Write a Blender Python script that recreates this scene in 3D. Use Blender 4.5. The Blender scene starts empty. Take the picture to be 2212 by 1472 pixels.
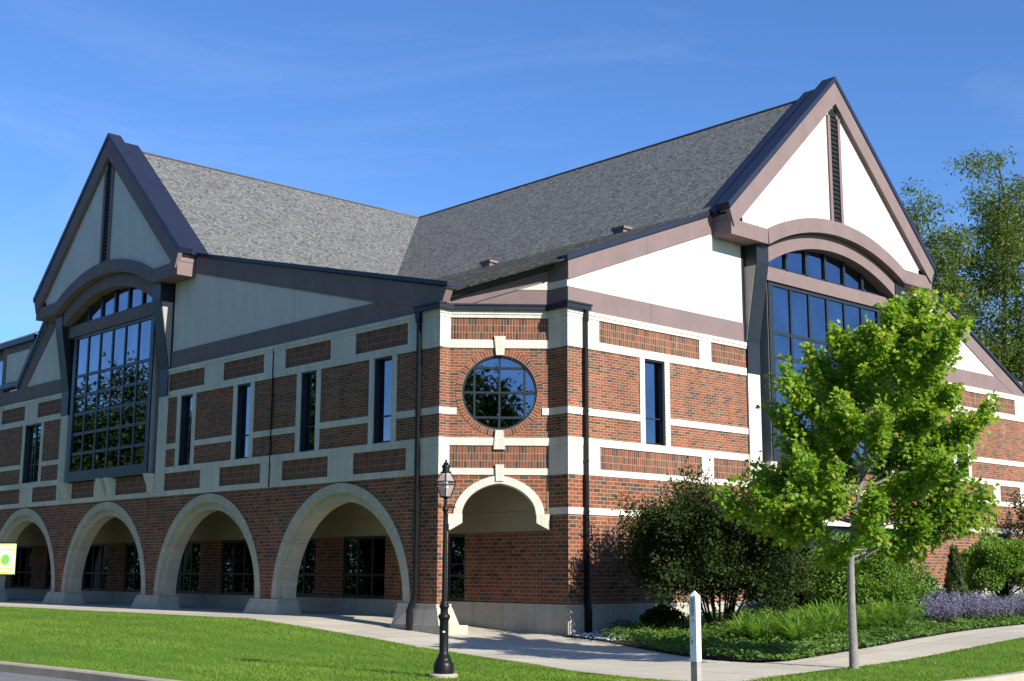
import bpy, bmesh, math, random
import numpy as np
from mathutils import Vector, Matrix
R = math.radians
random.seed(7)
rng = np.random.default_rng(11)
S = bpy.context.scene
COL = S.collection

# ------------------------------------------------------------------ camera
def make_camera():
    f, pi, ya, ro = 2808.75, R(10.0655), R(137.1386), R(0.190)
    F = Vector((math.cos(pi)*math.cos(ya), math.cos(pi)*math.sin(ya), math.sin(pi)))
    Rt = Vector((math.sin(ya), -math.cos(ya), 0)); U = Rt.cross(F)
    R2 = Rt*math.cos(ro)+U*math.sin(ro); U2 = -Rt*math.sin(ro)+U*math.cos(ro)
    cd = bpy.data.cameras.new('camera'); cd.sensor_fit = 'HORIZONTAL'; cd.sensor_width = 36
    cd.lens = f/2212*36; cd.clip_end = 3000; cd.clip_start = .1
    o = bpy.data.objects.new('camera', cd); COL.objects.link(o)
    m = Matrix((( R2.x, U2.x, -F.x, 23.402), (R2.y, U2.y, -F.y, -21.369), (R2.z, U2.z, -F.z, 1.7), (0,0,0,1)))
    o.matrix_world = m
    S.camera = o
make_camera()
# ------------------------------------------------------------------ light
SUN_EL, SUN_AZ = 30.0, 2.5          # azimuth measured from +X towards +Y
S.view_settings.view_transform = 'Standard'; S.view_settings.look = 'None'
S.view_settings.gamma = 1; S.view_settings.exposure = 0.80
w = bpy.data.worlds.new('World'); S.world = w; w.use_nodes = True
nt = w.node_tree; nt.nodes.clear()
out = nt.nodes.new('ShaderNodeOutputWorld'); bg = nt.nodes.new('ShaderNodeBackground')
sky = nt.nodes.new('ShaderNodeTexSky'); sky.sky_type = 'NISHITA'; sky.sun_disc = False
sky.sun_elevation = R(SUN_EL); sky.sun_rotation = R(90-SUN_AZ)
sky.altitude = 100; sky.air_density = 1.0; sky.dust_density = 0.35; sky.ozone_density = 4.5
bg.inputs['Strength'].default_value = 0.086
tc = nt.nodes.new('ShaderNodeTexCoord'); mp = nt.nodes.new('ShaderNodeMapping')
mp.inputs['Rotation'].default_value = (0.12, 0.10, 0.75); mp.inputs['Scale'].default_value = (2.2, 2.6, 10.0)
nz = nt.nodes.new('ShaderNodeTexNoise'); nz.inputs['Scale'].default_value = 1.1; nz.inputs['Detail'].default_value = 9
nz.inputs['Roughness'].default_value = .62; nz.inputs['Distortion'].default_value = .7
rp = nt.nodes.new('ShaderNodeValToRGB'); rp.color_ramp.elements[0].position = .50; rp.color_ramp.elements[1].position = .82
rp.color_ramp.elements[1].color = (.14,.14,.14,1)
mx = nt.nodes.new('ShaderNodeMix'); mx.data_type = 'RGBA'; mx.inputs[7].default_value = (6.0,6.6,7.6,1)
gm = nt.nodes.new('ShaderNodeMix'); gm.data_type='RGBA'; gm.blend_type='MULTIPLY'; gm.inputs[0].default_value=1.0
gm.inputs[7].default_value=(.72,.97,1.30,1)
L = nt.links.new
L(tc.outputs['Generated'], mp.inputs['Vector']); L(mp.outputs[0], nz.inputs['Vector']); L(nz.outputs['Fac'], rp.inputs[0])
L(rp.outputs[0], mx.inputs[0]); L(sky.outputs[0], gm.inputs[6]); L(gm.outputs[2], mx.inputs[6]); L(mx.outputs[2], bg.inputs['Color']); L(bg.outputs[0], out.inputs['Surface'])
sd = bpy.data.lights.new('sun', 'SUN'); sd.energy = 5.0; sd.angle = R(.53); sd.color = (1, .94, .83)
so = bpy.data.objects.new('sun', sd); COL.objects.link(so)
sv = Vector((math.cos(R(SUN_EL))*math.cos(R(SUN_AZ)), math.cos(R(SUN_EL))*math.sin(R(SUN_AZ)), math.sin(R(SUN_EL))))
so.rotation_euler = sv.to_track_quat('Z', 'Y').to_euler(); so.location = (60, -10, 40)

# ------------------------------------------------------------------ materials
MAT = {}
def nodes(name):
    m = bpy.data.materials.new(name); m.use_nodes = True; t = m.node_tree
    b = t.nodes['Principled BSDF']; MAT[name] = m
    return m, t, b
def N(t, ty, **kw):
    n = t.nodes.new(ty)
    for k, v in kw.items():
        if k in ('ins',):
            for a, c in v.items(): n.inputs[a].default_value = c
        else: setattr(n, k, v)
    return n
def ramp(t, stops, interp='LINEAR'):
    n = t.nodes.new('ShaderNodeValToRGB'); cr = n.color_ramp; cr.interpolation = interp
    while len(cr.elements) < len(stops): cr.elements.new(.5)
    for e, (p, c) in zip(cr.elements, stops): e.position = p; e.color = (*c, 1)
    return n
def mix(t, a, b, fac, blend='MIX'):
    n = t.nodes.new('ShaderNodeMix'); n.data_type = 'RGBA'; n.blend_type = blend
    for s, i in ((a, 6), (b, 7), (fac, 0)):
        if hasattr(s, 'links'): t.links.new(s, n.inputs[i])
        elif i == 0: n.inputs[0].default_value = s
        else: n.inputs[i].default_value = (*s, 1)
    return n.outputs[2]
def mottled(name, c, var=.12, scale=3.0, rough=.8, bump=.0, bscale=60, metal=0, streak=0, spec=.3):
    m, t, b = nodes(name)
    tcn = N(t, 'ShaderNodeTexCoord')
    n1 = N(t, 'ShaderNodeTexNoise', ins={'Scale': scale, 'Detail': 8, 'Roughness': .65})
    t.links.new(tcn.outputs['Object'], n1.inputs['Vector'])
    r = ramp(t, [(.25, tuple(x*(1-var) for x in c)), (.75, tuple(min(1, x*(1+var)) for x in c))])
    t.links.new(n1.outputs['Fac'], r.inputs[0]); colour = r.outputs[0]
    if streak:
        mpn = N(t, 'ShaderNodeMapping'); mpn.inputs['Scale'].default_value = (1.5, 1.5, .2); t.links.new(tcn.outputs['Object'], mpn.inputs['Vector'])
        n3 = N(t, 'ShaderNodeTexNoise', ins={'Scale': 1.0, 'Detail': 6, 'Roughness': .65}); t.links.new(mpn.outputs[0], n3.inputs['Vector'])
        r3 = ramp(t, [(.35, (1-streak,)*3), (.6, (1.0,)*3)]); t.links.new(n3.outputs['Fac'], r3.inputs[0]); colour = mix(t, colour, r3.outputs[0], 1.0, 'MULTIPLY')
    t.links.new(colour, b.inputs['Base Color'])
    b.inputs['Roughness'].default_value = rough; b.inputs['Metallic'].default_value = metal
    b.inputs['Specular IOR Level'].default_value = spec
    if bump:
        n2 = N(t, 'ShaderNodeTexNoise', ins={'Scale': bscale, 'Detail': 4})
        t.links.new(tcn.outputs['Object'], n2.inputs['Vector'])
        bp = N(t, 'ShaderNodeBump', ins={'Strength': bump, 'Distance': .02})
        t.links.new(n2.outputs['Fac'], bp.inputs['Height']); t.links.new(bp.outputs[0], b.inputs['Normal'])
    return m, t, b
def brick(name, bw, rh, mortar, stops, mcol, offset=.5, rough=.85, bump=.35, sq=.6, stain=.25):
    m, t, b = nodes(name)
    uv = N(t, 'ShaderNodeUVMap')
    br = N(t, 'ShaderNodeTexBrick', offset=offset, squash=1.0, ins={'Scale': 1.0, 'Mortar Size': mortar, 'Mortar Smooth': .15, 'Bias': 0.0,
            'Brick Width': bw, 'Row Height': rh, 'Color1': (0,0,0,1), 'Color2': (1,1,1,1), 'Mortar': (.5,.5,.5,1)})
    t.links.new(uv.outputs[0], br.inputs['Vector'])
    r = ramp(t, stops, 'CONSTANT'); t.links.new(br.outputs['Color'], r.inputs[0])
    n1 = N(t, 'ShaderNodeTexNoise', ins={'Scale': 22, 'Detail': 6, 'Roughness': .7}); t.links.new(uv.outputs[0], n1.inputs['Vector'])
    n2 = N(t, 'ShaderNodeTexNoise', ins={'Scale': .55, 'Detail': 6, 'Roughness': .6}); t.links.new(uv.outputs[0], n2.inputs['Vector'])
    g = ramp(t, [(.3, (.72,.72,.72)), (.7, (1.2,1.2,1.2))]); t.links.new(n1.outputs['Fac'], g.inputs[0])
    mpn = N(t, 'ShaderNodeMapping'); mpn.inputs['Scale'].default_value = (3.5, .28, 1); t.links.new(uv.outputs[0], mpn.inputs['Vector'])
    n3 = N(t, 'ShaderNodeTexNoise', ins={'Scale': 1.0, 'Detail': 5, 'Roughness': .6}); t.links.new(mpn.outputs[0], n3.inputs['Vector'])
    av = N(t, 'ShaderNodeMath', operation='ADD'); t.links.new(n2.outputs['Fac'], av.inputs[0]); t.links.new(n3.outputs['Fac'], av.inputs[1])
    hv = N(t, 'ShaderNodeMath', operation='MULTIPLY'); t.links.new(av.outputs[0], hv.inputs[0]); hv.inputs[1].default_value = .5
    g2 = ramp(t, [(.34, (1-stain,)*3), (.64, (1+stain*.4,)*3)]); t.links.new(hv.outputs[0], g2.inputs[0])
    c = mix(t, r.outputs[0], g.outputs[0], 1.0, 'MULTIPLY')
    c = mix(t, c, mcol, br.outputs['Fac'])
    c = mix(t, c, g2.outputs[0], 1.0, 'MULTIPLY')
    t.links.new(c, b.inputs['Base Color']); b.inputs['Roughness'].default_value = rough; b.inputs['Specular IOR Level'].default_value = .2
    inv = N(t, 'ShaderNodeMath', operation='SUBTRACT'); inv.inputs[0].default_value = 1.0; t.links.new(br.outputs['Fac'], inv.inputs[1])
    ad = N(t, 'ShaderNodeMath', operation='MULTIPLY_ADD'); t.links.new(n1.outputs['Fac'], ad.inputs[0]); ad.inputs[1].default_value = .35; t.links.new(inv.outputs[0], ad.inputs[2])
    bp = N(t, 'ShaderNodeBump', ins={'Strength': bump, 'Distance': .008}); t.links.new(ad.outputs[0], bp.inputs['Height']); t.links.new(bp.outputs[0], b.inputs['Normal'])
    return m
RED = [(0,(.072,.050,.040)),(.13,(.175,.060,.034)),(.32,(.215,.068,.036)),(.47,(.245,.082,.040)),(.60,(.155,.085,.054)),(.72,(.255,.095,.048)),(.82,(.195,.062,.034)),(.93,(.095,.064,.050))]
MORT = (.37,.27,.185)
brick('brick_long', .245, .0725, .0060, RED, MORT)
brick('brick_big', .26, .1035, .0070, RED, MORT)
brick('brick_soldier', .078, .195, .0058, [(0,(.055,.042,.036)),(.16,(.150,.052,.031)),(.36,(.205,.062,.034)),(.55,(.130,.070,.046)),(.68,(.220,.078,.042)),(.85,(.09,.055,.042))], MORT, offset=0)
brick('brick_radial', .088, 1.0, .0075, [(0,(.08,.05,.04)),(.2,(.18,.06,.036)),(.42,(.22,.07,.04)),(.65,(.145,.075,.048)),(.8,(.24,.085,.048))], MORT, offset=0)
SH = [(0,(.072,.074,.075)),(.14,(.112,.114,.114)),(.34,(.135,.137,.136)),(.55,(.158,.160,.157)),(.72,(.122,.124,.123)),(.88,(.182,.184,.180))]
brick('shingles', .105, .085, .004, SH, (.085,.085,.082), rough=.95, bump=.8, stain=.10)
brick('shingles_dark', .15, .11, .004, [(0,(.025,.025,.02)),(.2,(.045,.045,.036)),(.45,(.065,.065,.05)),(.62,(.04,.04,.032)),(.8,(.09,.09,.072)),(.95,(.2,.2,.175))], (.02,.02,.016), rough=.95, bump=.8, stain=.3)  # darker shingle mix for the lower slope above the chamfer
def stone(name, c, jw=1.195, jh=50.0):
    m = brick(name, jw, jh, .004, [(0, c), (.5, tuple(x*1.05 for x in c)), (.8, tuple(x*.95 for x in c))], tuple(x*.38 for x in c), offset=0, bump=.15, stain=.24)
    return m
stone('limestone', (.60,.565,.485))
stone('limestone_arch', (.46,.425,.345), .62)
stone('plinth_stone', (.42,.395,.33), 1.2)
mottled('stucco', (.60,.54,.48), .05, 1.2, .92, .2, 60, streak=.10)
mottled('mauve_stucco', (.185,.135,.133), .08, 1.5, .9, .15, 70, streak=.10)
mottled('beige_soffit', (.29,.245,.16), .06, 1.5, .9)
mottled('dark_metal', (.013,.016,.022), .25, 2.0, .42, 0, metal=.0, spec=.35)
mottled('blue_roof_metal', (.012,.016,.034), .2, 2.0, .45, 0, spec=.35)
mottled('black_metal', (.007,.007,.008), .25, 6.0, .40, .05, 30, spec=.28)
mottled('window_frame', (.016,.022,.028), .2, 3.0, .40, spec=.35)
mottled('lit_panel_metal', (.30,.28,.25), .1, 2.0, .6)  # pale grey puts the sunlit look of dark metal into the colour
mottled('louver_dark', (.005,.005,.006), .2, 4, .7)
mottled('near_black', (.012,.012,.013), .2, 2, .9)  # near-black for joints, and for shade painted into the bay recess
def glass(name, c, rough=.012, wob=.0035):
    m, t, b = nodes(name)
    tcn = N(t, 'ShaderNodeTexCoord'); n1 = N(t, 'ShaderNodeTexNoise', ins={'Scale': .9, 'Detail': 2})
    t.links.new(tcn.outputs['Object'], n1.inputs['Vector'])
    r = ramp(t, [(.3, tuple(x*.82 for x in c)), (.7, tuple(x*1.1 for x in c))]); t.links.new(n1.outputs['Fac'], r.inputs[0]); t.links.new(r.outputs[0], b.inputs['Base Color'])
    b.inputs['Metallic'].default_value = 1; b.inputs['Roughness'].default_value = rough
    bp = N(t, 'ShaderNodeBump', ins={'Strength': .25, 'Distance': wob}); t.links.new(n1.outputs['Fac'], bp.inputs['Height']); t.links.new(bp.outputs[0], b.inputs['Normal'])
    return m
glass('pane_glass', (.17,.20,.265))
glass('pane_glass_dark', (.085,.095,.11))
m, t, b = mottled('lantern_glass', (.42,.37,.37), .15, 6, .12, spec=.6); b.inputs['Alpha'].default_value = .6
mottled('concrete', (.47,.445,.39), .12, .9, .9, .25, 70)
mottled('kerb_concrete', (.34,.30,.235), .2, 2.0, .9, .3, 50)
mottled('asphalt', (.155,.158,.165), .16, 1.2, .92, .4, 120)
mottled('soil', (.035,.026,.018), .4, 4, .95, .6, 30)
mottled('pebble', (.42,.43,.45), .3, 9, .8)
mottled('white_paint', (.72,.75,.78), .06, 6, .5)
mottled('grey_wood', (.30,.28,.25), .2, 14, .85, .3, 40)
mottled('navy_letters', (.05,.08,.13), .1, 5, .6)
mottled('pale_green_letters', (.42,.60,.56), .1, 5, .6)
mottled('sticker', (.75,.75,.75), .05, 5, .5)
mottled('bark_dark', (.042,.033,.027), .35, 9, .95, .7, 25)
mottled('bark_grey', (.20,.185,.175), .28, 7, .9, .6, 22)
# walk with saw joints
brick('sidewalk_concrete', 1.5, 1.5, .016, [(0,(.48,.435,.355)),(.4,(.505,.46,.375)),(.75,(.455,.41,.335))], (.26,.245,.21), offset=0, bump=.25, stain=.18)
def leafmat(name, stops, trans=.4, rough=.55, spec=.35):
    m, t, b = nodes(name)
    at = N(t, 'ShaderNodeAttribute', attribute_name='tint'); r = ramp(t, stops); t.links.new(at.outputs['Fac'], r.inputs[0])
    t.links.new(r.outputs[0], b.inputs['Base Color']); b.inputs['Roughness'].default_value = rough; b.inputs['Specular IOR Level'].default_value = spec
    tr = N(t, 'ShaderNodeBsdfTranslucent')
    c2 = mix(t, r.outputs[0], (1.25,1.25,.55), 1.0, 'MULTIPLY'); t.links.new(c2, tr.inputs['Color'])
    ms = N(t, 'ShaderNodeMixShader'); ms.inputs[0].default_value = trans
    t.links.new(b.outputs[0], ms.inputs[1]); t.links.new(tr.outputs[0], ms.inputs[2])
    t.links.new(ms.outputs[0], t.nodes['Material Output'].inputs['Surface'])
    return m
leafmat('maple_leaf', [(0,(.10,.20,.014)),(.45,(.20,.345,.020)),(.78,(.32,.46,.03)),(.92,(.45,.42,.05)),(1,(.42,.22,.05))], .52)
leafmat('dark_shrub_leaf', [(0,(.014,.026,.007)),(.55,(.030,.050,.010)),(.85,(.055,.085,.016)),(1,(.10,.05,.022))], .22, .75, .12)
leafmat('shrub_leaf', [(0,(.075,.155,.02)),(.6,(.155,.28,.034)),(1,(.25,.37,.055))], .45)
leafmat('strap_leaf', [(0,(.09,.18,.028)),(.6,(.18,.33,.045)),(1,(.28,.42,.08))], .5)
leafmat('cover_leaf', [(0,(.045,.105,.016)),(.6,(.10,.20,.028)),(1,(.17,.27,.045))], .4)
leafmat('catmint', [(0,(.06,.09,.05)),(.40,(.11,.13,.09)),(.5,(.15,.135,.24)),(1,(.23,.20,.40))], .25)
leafmat('locust_leaf', [(0,(.075,.115,.022)),(.6,(.13,.185,.036)),(1,(.20,.25,.055))], .45)
leafmat('far_leaf', [(0,(.02,.045,.010)),(.6,(.045,.085,.015)),(1,(.08,.13,.025))], .3)
leafmat('grass_blade', [(0,(.095,.185,.026)),(.5,(.155,.265,.038)),(.85,(.205,.30,.05)),(1,(.32,.32,.12))], .45, .7, .1)
leafmat('evergreen', [(0,(.03,.055,.012)),(.7,(.065,.095,.018)),(1,(.12,.12,.025))], .2)
def lawnmat():
    m, t, b = nodes('lawn_turf')
    tcn = N(t, 'ShaderNodeTexCoord')
    n1 = N(t, 'ShaderNodeTexNoise', ins={'Scale': .8, 'Detail': 8, 'Roughness': .7}); n2 = N(t, 'ShaderNodeTexNoise', ins={'Scale': 40, 'Detail': 5, 'Roughness': .8})
    for n in (n1, n2): t.links.new(tcn.outputs['Object'], n.inputs['Vector'])
    r1 = ramp(t, [(.3,(.07,.15,.02)),(.55,(.11,.21,.03)),(.75,(.15,.24,.042))]); r2 = ramp(t, [(.3,(.55,.55,.55)),(.7,(1.3,1.3,1.3))])
    t.links.new(n1.outputs['Fac'], r1.inputs[0]); t.links.new(n2.outputs['Fac'], r2.inputs[0])
    t.links.new(mix(t, r1.outputs[0], r2.outputs[0], 1.0, 'MULTIPLY'), b.inputs['Base Color'])
    bp = N(t, 'ShaderNodeBump', ins={'Strength': .8, 'Distance': .04}); t.links.new(n2.outputs['Fac'], bp.inputs['Height']); t.links.new(bp.outputs[0], b.inputs['Normal'])
    b.inputs['Roughness'].default_value = .95; b.inputs['Specular IOR Level'].default_value = .1
lawnmat()
def bannermat():
    m, t, b = nodes('banner_print')
    uv = N(t, 'ShaderNodeUVMap'); n = N(t, 'ShaderNodeTexNoise', ins={'Scale': 2.2, 'Detail': 2}); t.links.new(uv.outputs[0], n.inputs['Vector'])
    r = ramp(t, [(.3,(.42,.62,.04)),(.45,(.72,.74,.10)),(.6,(.80,.86,.62)),(.75,(.55,.74,.30))]); t.links.new(n.outputs['Fac'], r.inputs[0])
    t.links.new(r.outputs[0], b.inputs['Base Color']); b.inputs['Roughness'].default_value = .6
bannermat()
mottled('banner_white', (.82,.86,.80), .05, 4, .6); mottled('banner_green', (.16,.46,.10), .12, 6, .6)

# ------------------------------------------------------------------ mesh helpers
FA = lambda u, z, d: (u, -d, z)              # left facade: outward -Y, u = x
FB = lambda u, z, d: (d, u, z)               # right facade: outward +X, u = y
D0 = (-2.38, .34); TD = (.65142, .75872); ND = (.75872, -.65142); LD = 2.6097
FD = lambda u, z, d: (D0[0]+TD[0]*u+ND[0]*d, D0[1]+TD[1]*u+ND[1]*d, z)     # chamfered corner bay
FRA = lambda u, z, d: (-2.38+d, u, z)        # end of the left pier, faces +X, u = y 0..0.34
FRB = lambda u, z, d: (u, 2.32-d, z)         # end of the right pier, faces -Y, u = x -.68..0
def shift(F, c): return lambda u, z, d: F(u+c, z, d)
class MB:
    def __init__(s): s.v = []; s.f = []; s.uv = []
    def face(s, pts, uvs):
        i = len(s.v); s.v += [tuple(p) for p in pts]; s.f.append(tuple(range(i, i+len(pts)))); s.uv += list(uvs); return s
    def box(s, F, u0, u1, z0, z1, d0, d1):
        c = lambda u, z, d: F(u, z, d)
        s.face([c(u0,z0,d1),c(u1,z0,d1),c(u1,z1,d1),c(u0,z1,d1)], [(u0,z0),(u1,z0),(u1,z1),(u0,z1)])
        s.face([c(u0,z0,d0),c(u0,z1,d0),c(u1,z1,d0),c(u1,z0,d0)], [(u0,z0),(u0,z1),(u1,z1),(u1,z0)])
        s.face([c(u0,z0,d0),c(u0,z0,d1),c(u0,z1,d1),c(u0,z1,d0)], [(d0,z0),(d1,z0),(d1,z1),(d0,z1)])
        s.face([c(u1,z0,d1),c(u1,z0,d0),c(u1,z1,d0),c(u1,z1,d1)], [(d1,z0),(d0,z0),(d0,z1),(d1,z1)])
        s.face([c(u0,z1,d1),c(u1,z1,d1),c(u1,z1,d0),c(u0,z1,d0)], [(u0,d1),(u1,d1),(u1,d0),(u0,d0)])
        s.face([c(u0,z0,d0),c(u1,z0,d0),c(u1,z0,d1),c(u0,z0,d1)], [(u0,d0),(u1,d0),(u1,d1),(u0,d1)])
        return s
    def prism(s, F, poly, d0, d1):
        n = len(poly)
        s.face([F(u,z,d1) for u,z in poly], poly); s.face([F(u,z,d0) for u,z in poly[::-1]], poly[::-1])
        l = 0
        for i in range(n):
            a, b = poly[i], poly[(i+1) % n]; e = math.hypot(b[0]-a[0], b[1]-a[1])
            s.face([F(*a,d0),F(*b,d0),F(*b,d1),F(*a,d1)], [(l,d0),(l+e,d0),(l+e,d1),(l,d1)]); l += e
        return s
    def ring(s, F, outer, inner, d0, d1, uvlen=None, closed=False, ends=True):
        n = len(outer); l = 0
        rngi = range(n if closed else n-1)
        for i in rngi:
            j = (i+1) % n
            a, b, c, e = outer[i], outer[j], inner[j], inner[i]
            ln = math.hypot(b[0]-a[0], b[1]-a[1]); w_ = math.hypot(a[0]-e[0], a[1]-e[1])
            s.face([F(*a,d1),F(*b,d1),F(*c,d1),F(*e,d1)], [(l,w_),(l+ln,w_),(l+ln,0.001),(l,0.001)])
            s.face([F(*a,d0),F(*e,d0),F(*c,d0),F(*b,d0)], [(l,w_),(l,0),(l+ln,0),(l+ln,w_)])
            s.face([F(*a,d0),F(*b,d0),F(*b,d1),F(*a,d1)], [(l,d0),(l+ln,d0),(l+ln,d1),(l,d1)])
            s.face([F(*e,d1),F(*c,d1),F(*c,d0),F(*e,d0)], [(l,d1),(l+ln,d1),(l+ln,d0),(l,d0)])
            l += ln
        if not closed and ends:
            for k in (0, n-1):
                a, e = outer[k], inner[k]
                s.face([F(*a,d0),F(*a,d1),F(*e,d1),F(*e,d0)], [(0,d0),(0,d1),(.2,d1),(.2,d0)])
        return s
    def tube(s, pts, rad, k=10, cap=True):
        pts = [Vector(p) for p in pts]; rad = [rad]*len(pts) if not isinstance(rad, (list, tuple)) else rad
        rings = []; prev = None
        for i, p in enumerate(pts):
            d = (pts[min(i+1, len(pts)-1)]-pts[max(i-1, 0)]).normalized()
            if prev is None: a = d.orthogonal().normalized()
            else: a = (prev-d*prev.dot(d)).normalized()
            prev = a; b_ = d.cross(a)
            base = len(s.v)
            for j in range(k):
                t_ = 2*math.pi*j/k; s.v.append(tuple(p+(a*math.cos(t_)+b_*math.sin(t_))*rad[i]))
            rings.append(base)
        for i in range(len(rings)-1):
            for j in range(k):
                jj = (j+1) % k
                s.f.append((rings[i]+j, rings[i]+jj, rings[i+1]+jj, rings[i+1]+j)); s.uv += [(j*.1,i*.2),((j+1)*.1,i*.2),((j+1)*.1,i*.2+.2),(j*.1,i*.2+.2)]
        if cap:
            for r0 in (rings[0], rings[-1]):
                s.f.append(tuple(range(r0, r0+k))); s.uv += [(0,0)]*k
        return s
    def lathe(s, prof, c=(0,0,0), k=20):
        base = []
        for r_, z in prof:
            base.append(len(s.v))
            for j in range(k):
                t_ = 2*math.pi*j/k; s.v.append((c[0]+r_*math.cos(t_), c[1]+r_*math.sin(t_), c[2]+z))
        for i in range(len(prof)-1):
            for j in range(k):
                jj = (j+1) % k; s.f.append((base[i]+j, base[i]+jj, base[i+1]+jj, base[i+1]+j)); s.uv += [(j*.1,i*.1),((j+1)*.1,i*.1),((j+1)*.1,i*.1+.1),(j*.1,i*.1+.1)]
        for b0 in (base[0], base[-1]):
            s.f.append(tuple(range(b0, b0+k))); s.uv += [(0,0)]*k
        return s
    def build(s, name, mat, parent=None, smooth=False, loc=None, bevel=0):
        me = bpy.data.meshes.new(name); me.from_pydata(s.v, [], s.f)
        ul = me.uv_layers.new(name='UVMap'); ul.data.foreach_set('uv', np.array(s.uv, dtype=np.float32).ravel())
        me.materials.append(MAT[mat])
        bm = bmesh.new(); bm.from_mesh(me)
        bmesh.ops.remove_doubles(bm, verts=bm.verts, dist=.0004) if smooth else None
        bmesh.ops.recalc_face_normals(bm, faces=bm.faces)
        bm.to_mesh(me); bm.free()
        if smooth:
            me.polygons.foreach_set('use_smooth', [True]*len(me.polygons))
            me.set_sharp_from_angle(angle=R(38))
        o = bpy.data.objects.new(name, me); COL.objects.link(o)
        if parent is not None: o.parent = parent
        if loc is not None: o.location = loc
        return o
def tag(o, label=None, cat=None, group=None, kind=None):
    if label: o['label'] = label
    if cat: o['category'] = cat
    if group: o['group'] = group
    if kind: o['kind'] = kind
    return o
def thing(name, label, cat, loc=(0,0,0), group=None, rz=0):
    o = bpy.data.objects.new(name, None); COL.objects.link(o); o.location = loc; o.rotation_euler = (0,0,rz); o.empty_display_size = .3
    return tag(o, label, cat, group)
def part(name, parent, loc=None):
    o = bpy.data.objects.new(name, None); COL.objects.link(o); o.parent = parent; o.empty_display_size = .2
    return o
def copy_tree(o, parent=None):
    c = o.copy(); COL.objects.link(c); c.parent = parent
    for ch in list(o.children): copy_tree(ch, c)
    return c
def sm(t): t = np.clip(t, 0, 1); return t*t*(3-2*t)
def gh(x, y):
    ha = .43*np.clip((.3-x)/7.5, 0, 1)*(1-sm((-y-1.5)/10.5))
    hb = (.42*sm((y+1)/10.5)+.02*np.clip(y-9, 0, 60))*sm((x+2)/2)
    return ha+hb

# ------------------------------------------------------------------ ground, walks, road
def grid_between(c0, c1, n0, nx, dz, name, mat, uvscale=1, kind='structure'):
    """sheet between two polylines, draped over the ground"""
    def samp(c, n):
        c = np.array(c, float); d = np.r_[0, np.cumsum(np.hypot(*np.diff(c, axis=0).T))]; t_ = np.linspace(0, d[-1], n)
        return np.c_[np.interp(t_, d, c[:,0]), np.interp(t_, d, c[:,1])]
    a, b = samp(c0, n0), samp(c1, n0)
    V = []; UV = []
    for j in range(nx+1):
        p = a+(b-a)*j/nx
        z = gh(p[:,0], p[:,1])+dz
        V += [(x, y, q) for (x, y), q in zip(p, z)]
    Fc = [(j*n0+i, j*n0+i+1, (j+1)*n0+i+1, (j+1)*n0+i) for j in range(nx) for i in range(n0-1)]
    mb = MB(); mb.v = V; mb.f = Fc; mb.uv = [(V[k][0], V[k][1]) for f_ in Fc for k in f_]
    o = mb.build(name, mat, smooth=True); tag(o, kind=kind)
    return o
def ground_sheet():
    xs = np.r_[np.array([-1500,-600,-250,-120]), np.linspace(-70, 60, 66), np.array([120,250,600,1500])]
    ys = np.r_[np.array([-1500,-600,-250,-120]), np.linspace(-60, 80, 71), np.array([120,250,600,1500])]
    X, Y = np.meshgrid(xs, ys); Z = gh(X, Y)-.19
    n = len(xs); V = list(zip(X.ravel(), Y.ravel(), Z.ravel()))
    mb = MB(); mb.v = V; mb.f = [(j*n+i, j*n+i+1, (j+1)*n+i+1, (j+1)*n+i) for j in range(len(ys)-1) for i in range(n-1)]
    mb.uv = [(V[k][0], V[k][1]) for f_ in mb.f for k in f_]
    tag(mb.build('ground', 'lawn_turf', smooth=True), kind='structure')
ground_sheet()
def smooth_line(pts, n=60):
    pts = np.array(pts, float); d = np.r_[0, np.cumsum(np.hypot(*np.diff(pts, axis=0).T))]; t_ = np.linspace(0, d[-1], n*4)
    q = np.c_[np.interp(t_, d, pts[:,0]), np.interp(t_, d, pts[:,1])]
    k = 13; pad = np.r_[np.repeat(q[:1], k//2, 0), q, np.repeat(q[-1:], k//2, 0)]
    q = np.c_[np.convolve(pad[:,0], np.ones(k)/k, 'valid'), np.convolve(pad[:,1], np.ones(k)/k, 'valid')]
    return [tuple(p) for p in q[::4]]
WALK_OUT = smooth_line([(-70,-2.95),(-22.6,-2.85),(-15,-2.6),(-7.67,-2.5),(-4.08,-2.3),(-.02,-2.52),(4.69,-4.05),(7.62,-5.16),(9.3,-5.95)], 90)
KERB_A = smooth_line([(-70,-12.2),(-20,-11.75),(-1.13,-11.45),(1.14,-11.18),(4.29,-11.1),(8.0,-10.9),(10.6,-9.2),(12.2,-6.4),(12.55,-4)], 90)
grid_between(WALK_OUT, KERB_A, 140, 16, 0.0, 'lawn', 'lawn_turf')
RIGHT_OUT = smooth_line([(10.9,-5.6),(10.35,-3.8),(9.9,-1.2),(9.9,2),(9.9,70)], 70)
KERB_B = smooth_line([(12.55,-4),(12.6,-1.5),(12.6,70)], 70)
grid_between(RIGHT_OUT, KERB_B, 120, 6, 0.0, 'lawn', 'lawn_turf')
BED_EDGE = smooth_line([(1.0,1.95),(1.96,1.58),(4,.55),(5.98,-.39),(7.2,-.85),(8.0,-.85),(8.25,-.3),(8.1,1),(8.0,4),(8.0,70)], 110)
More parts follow.
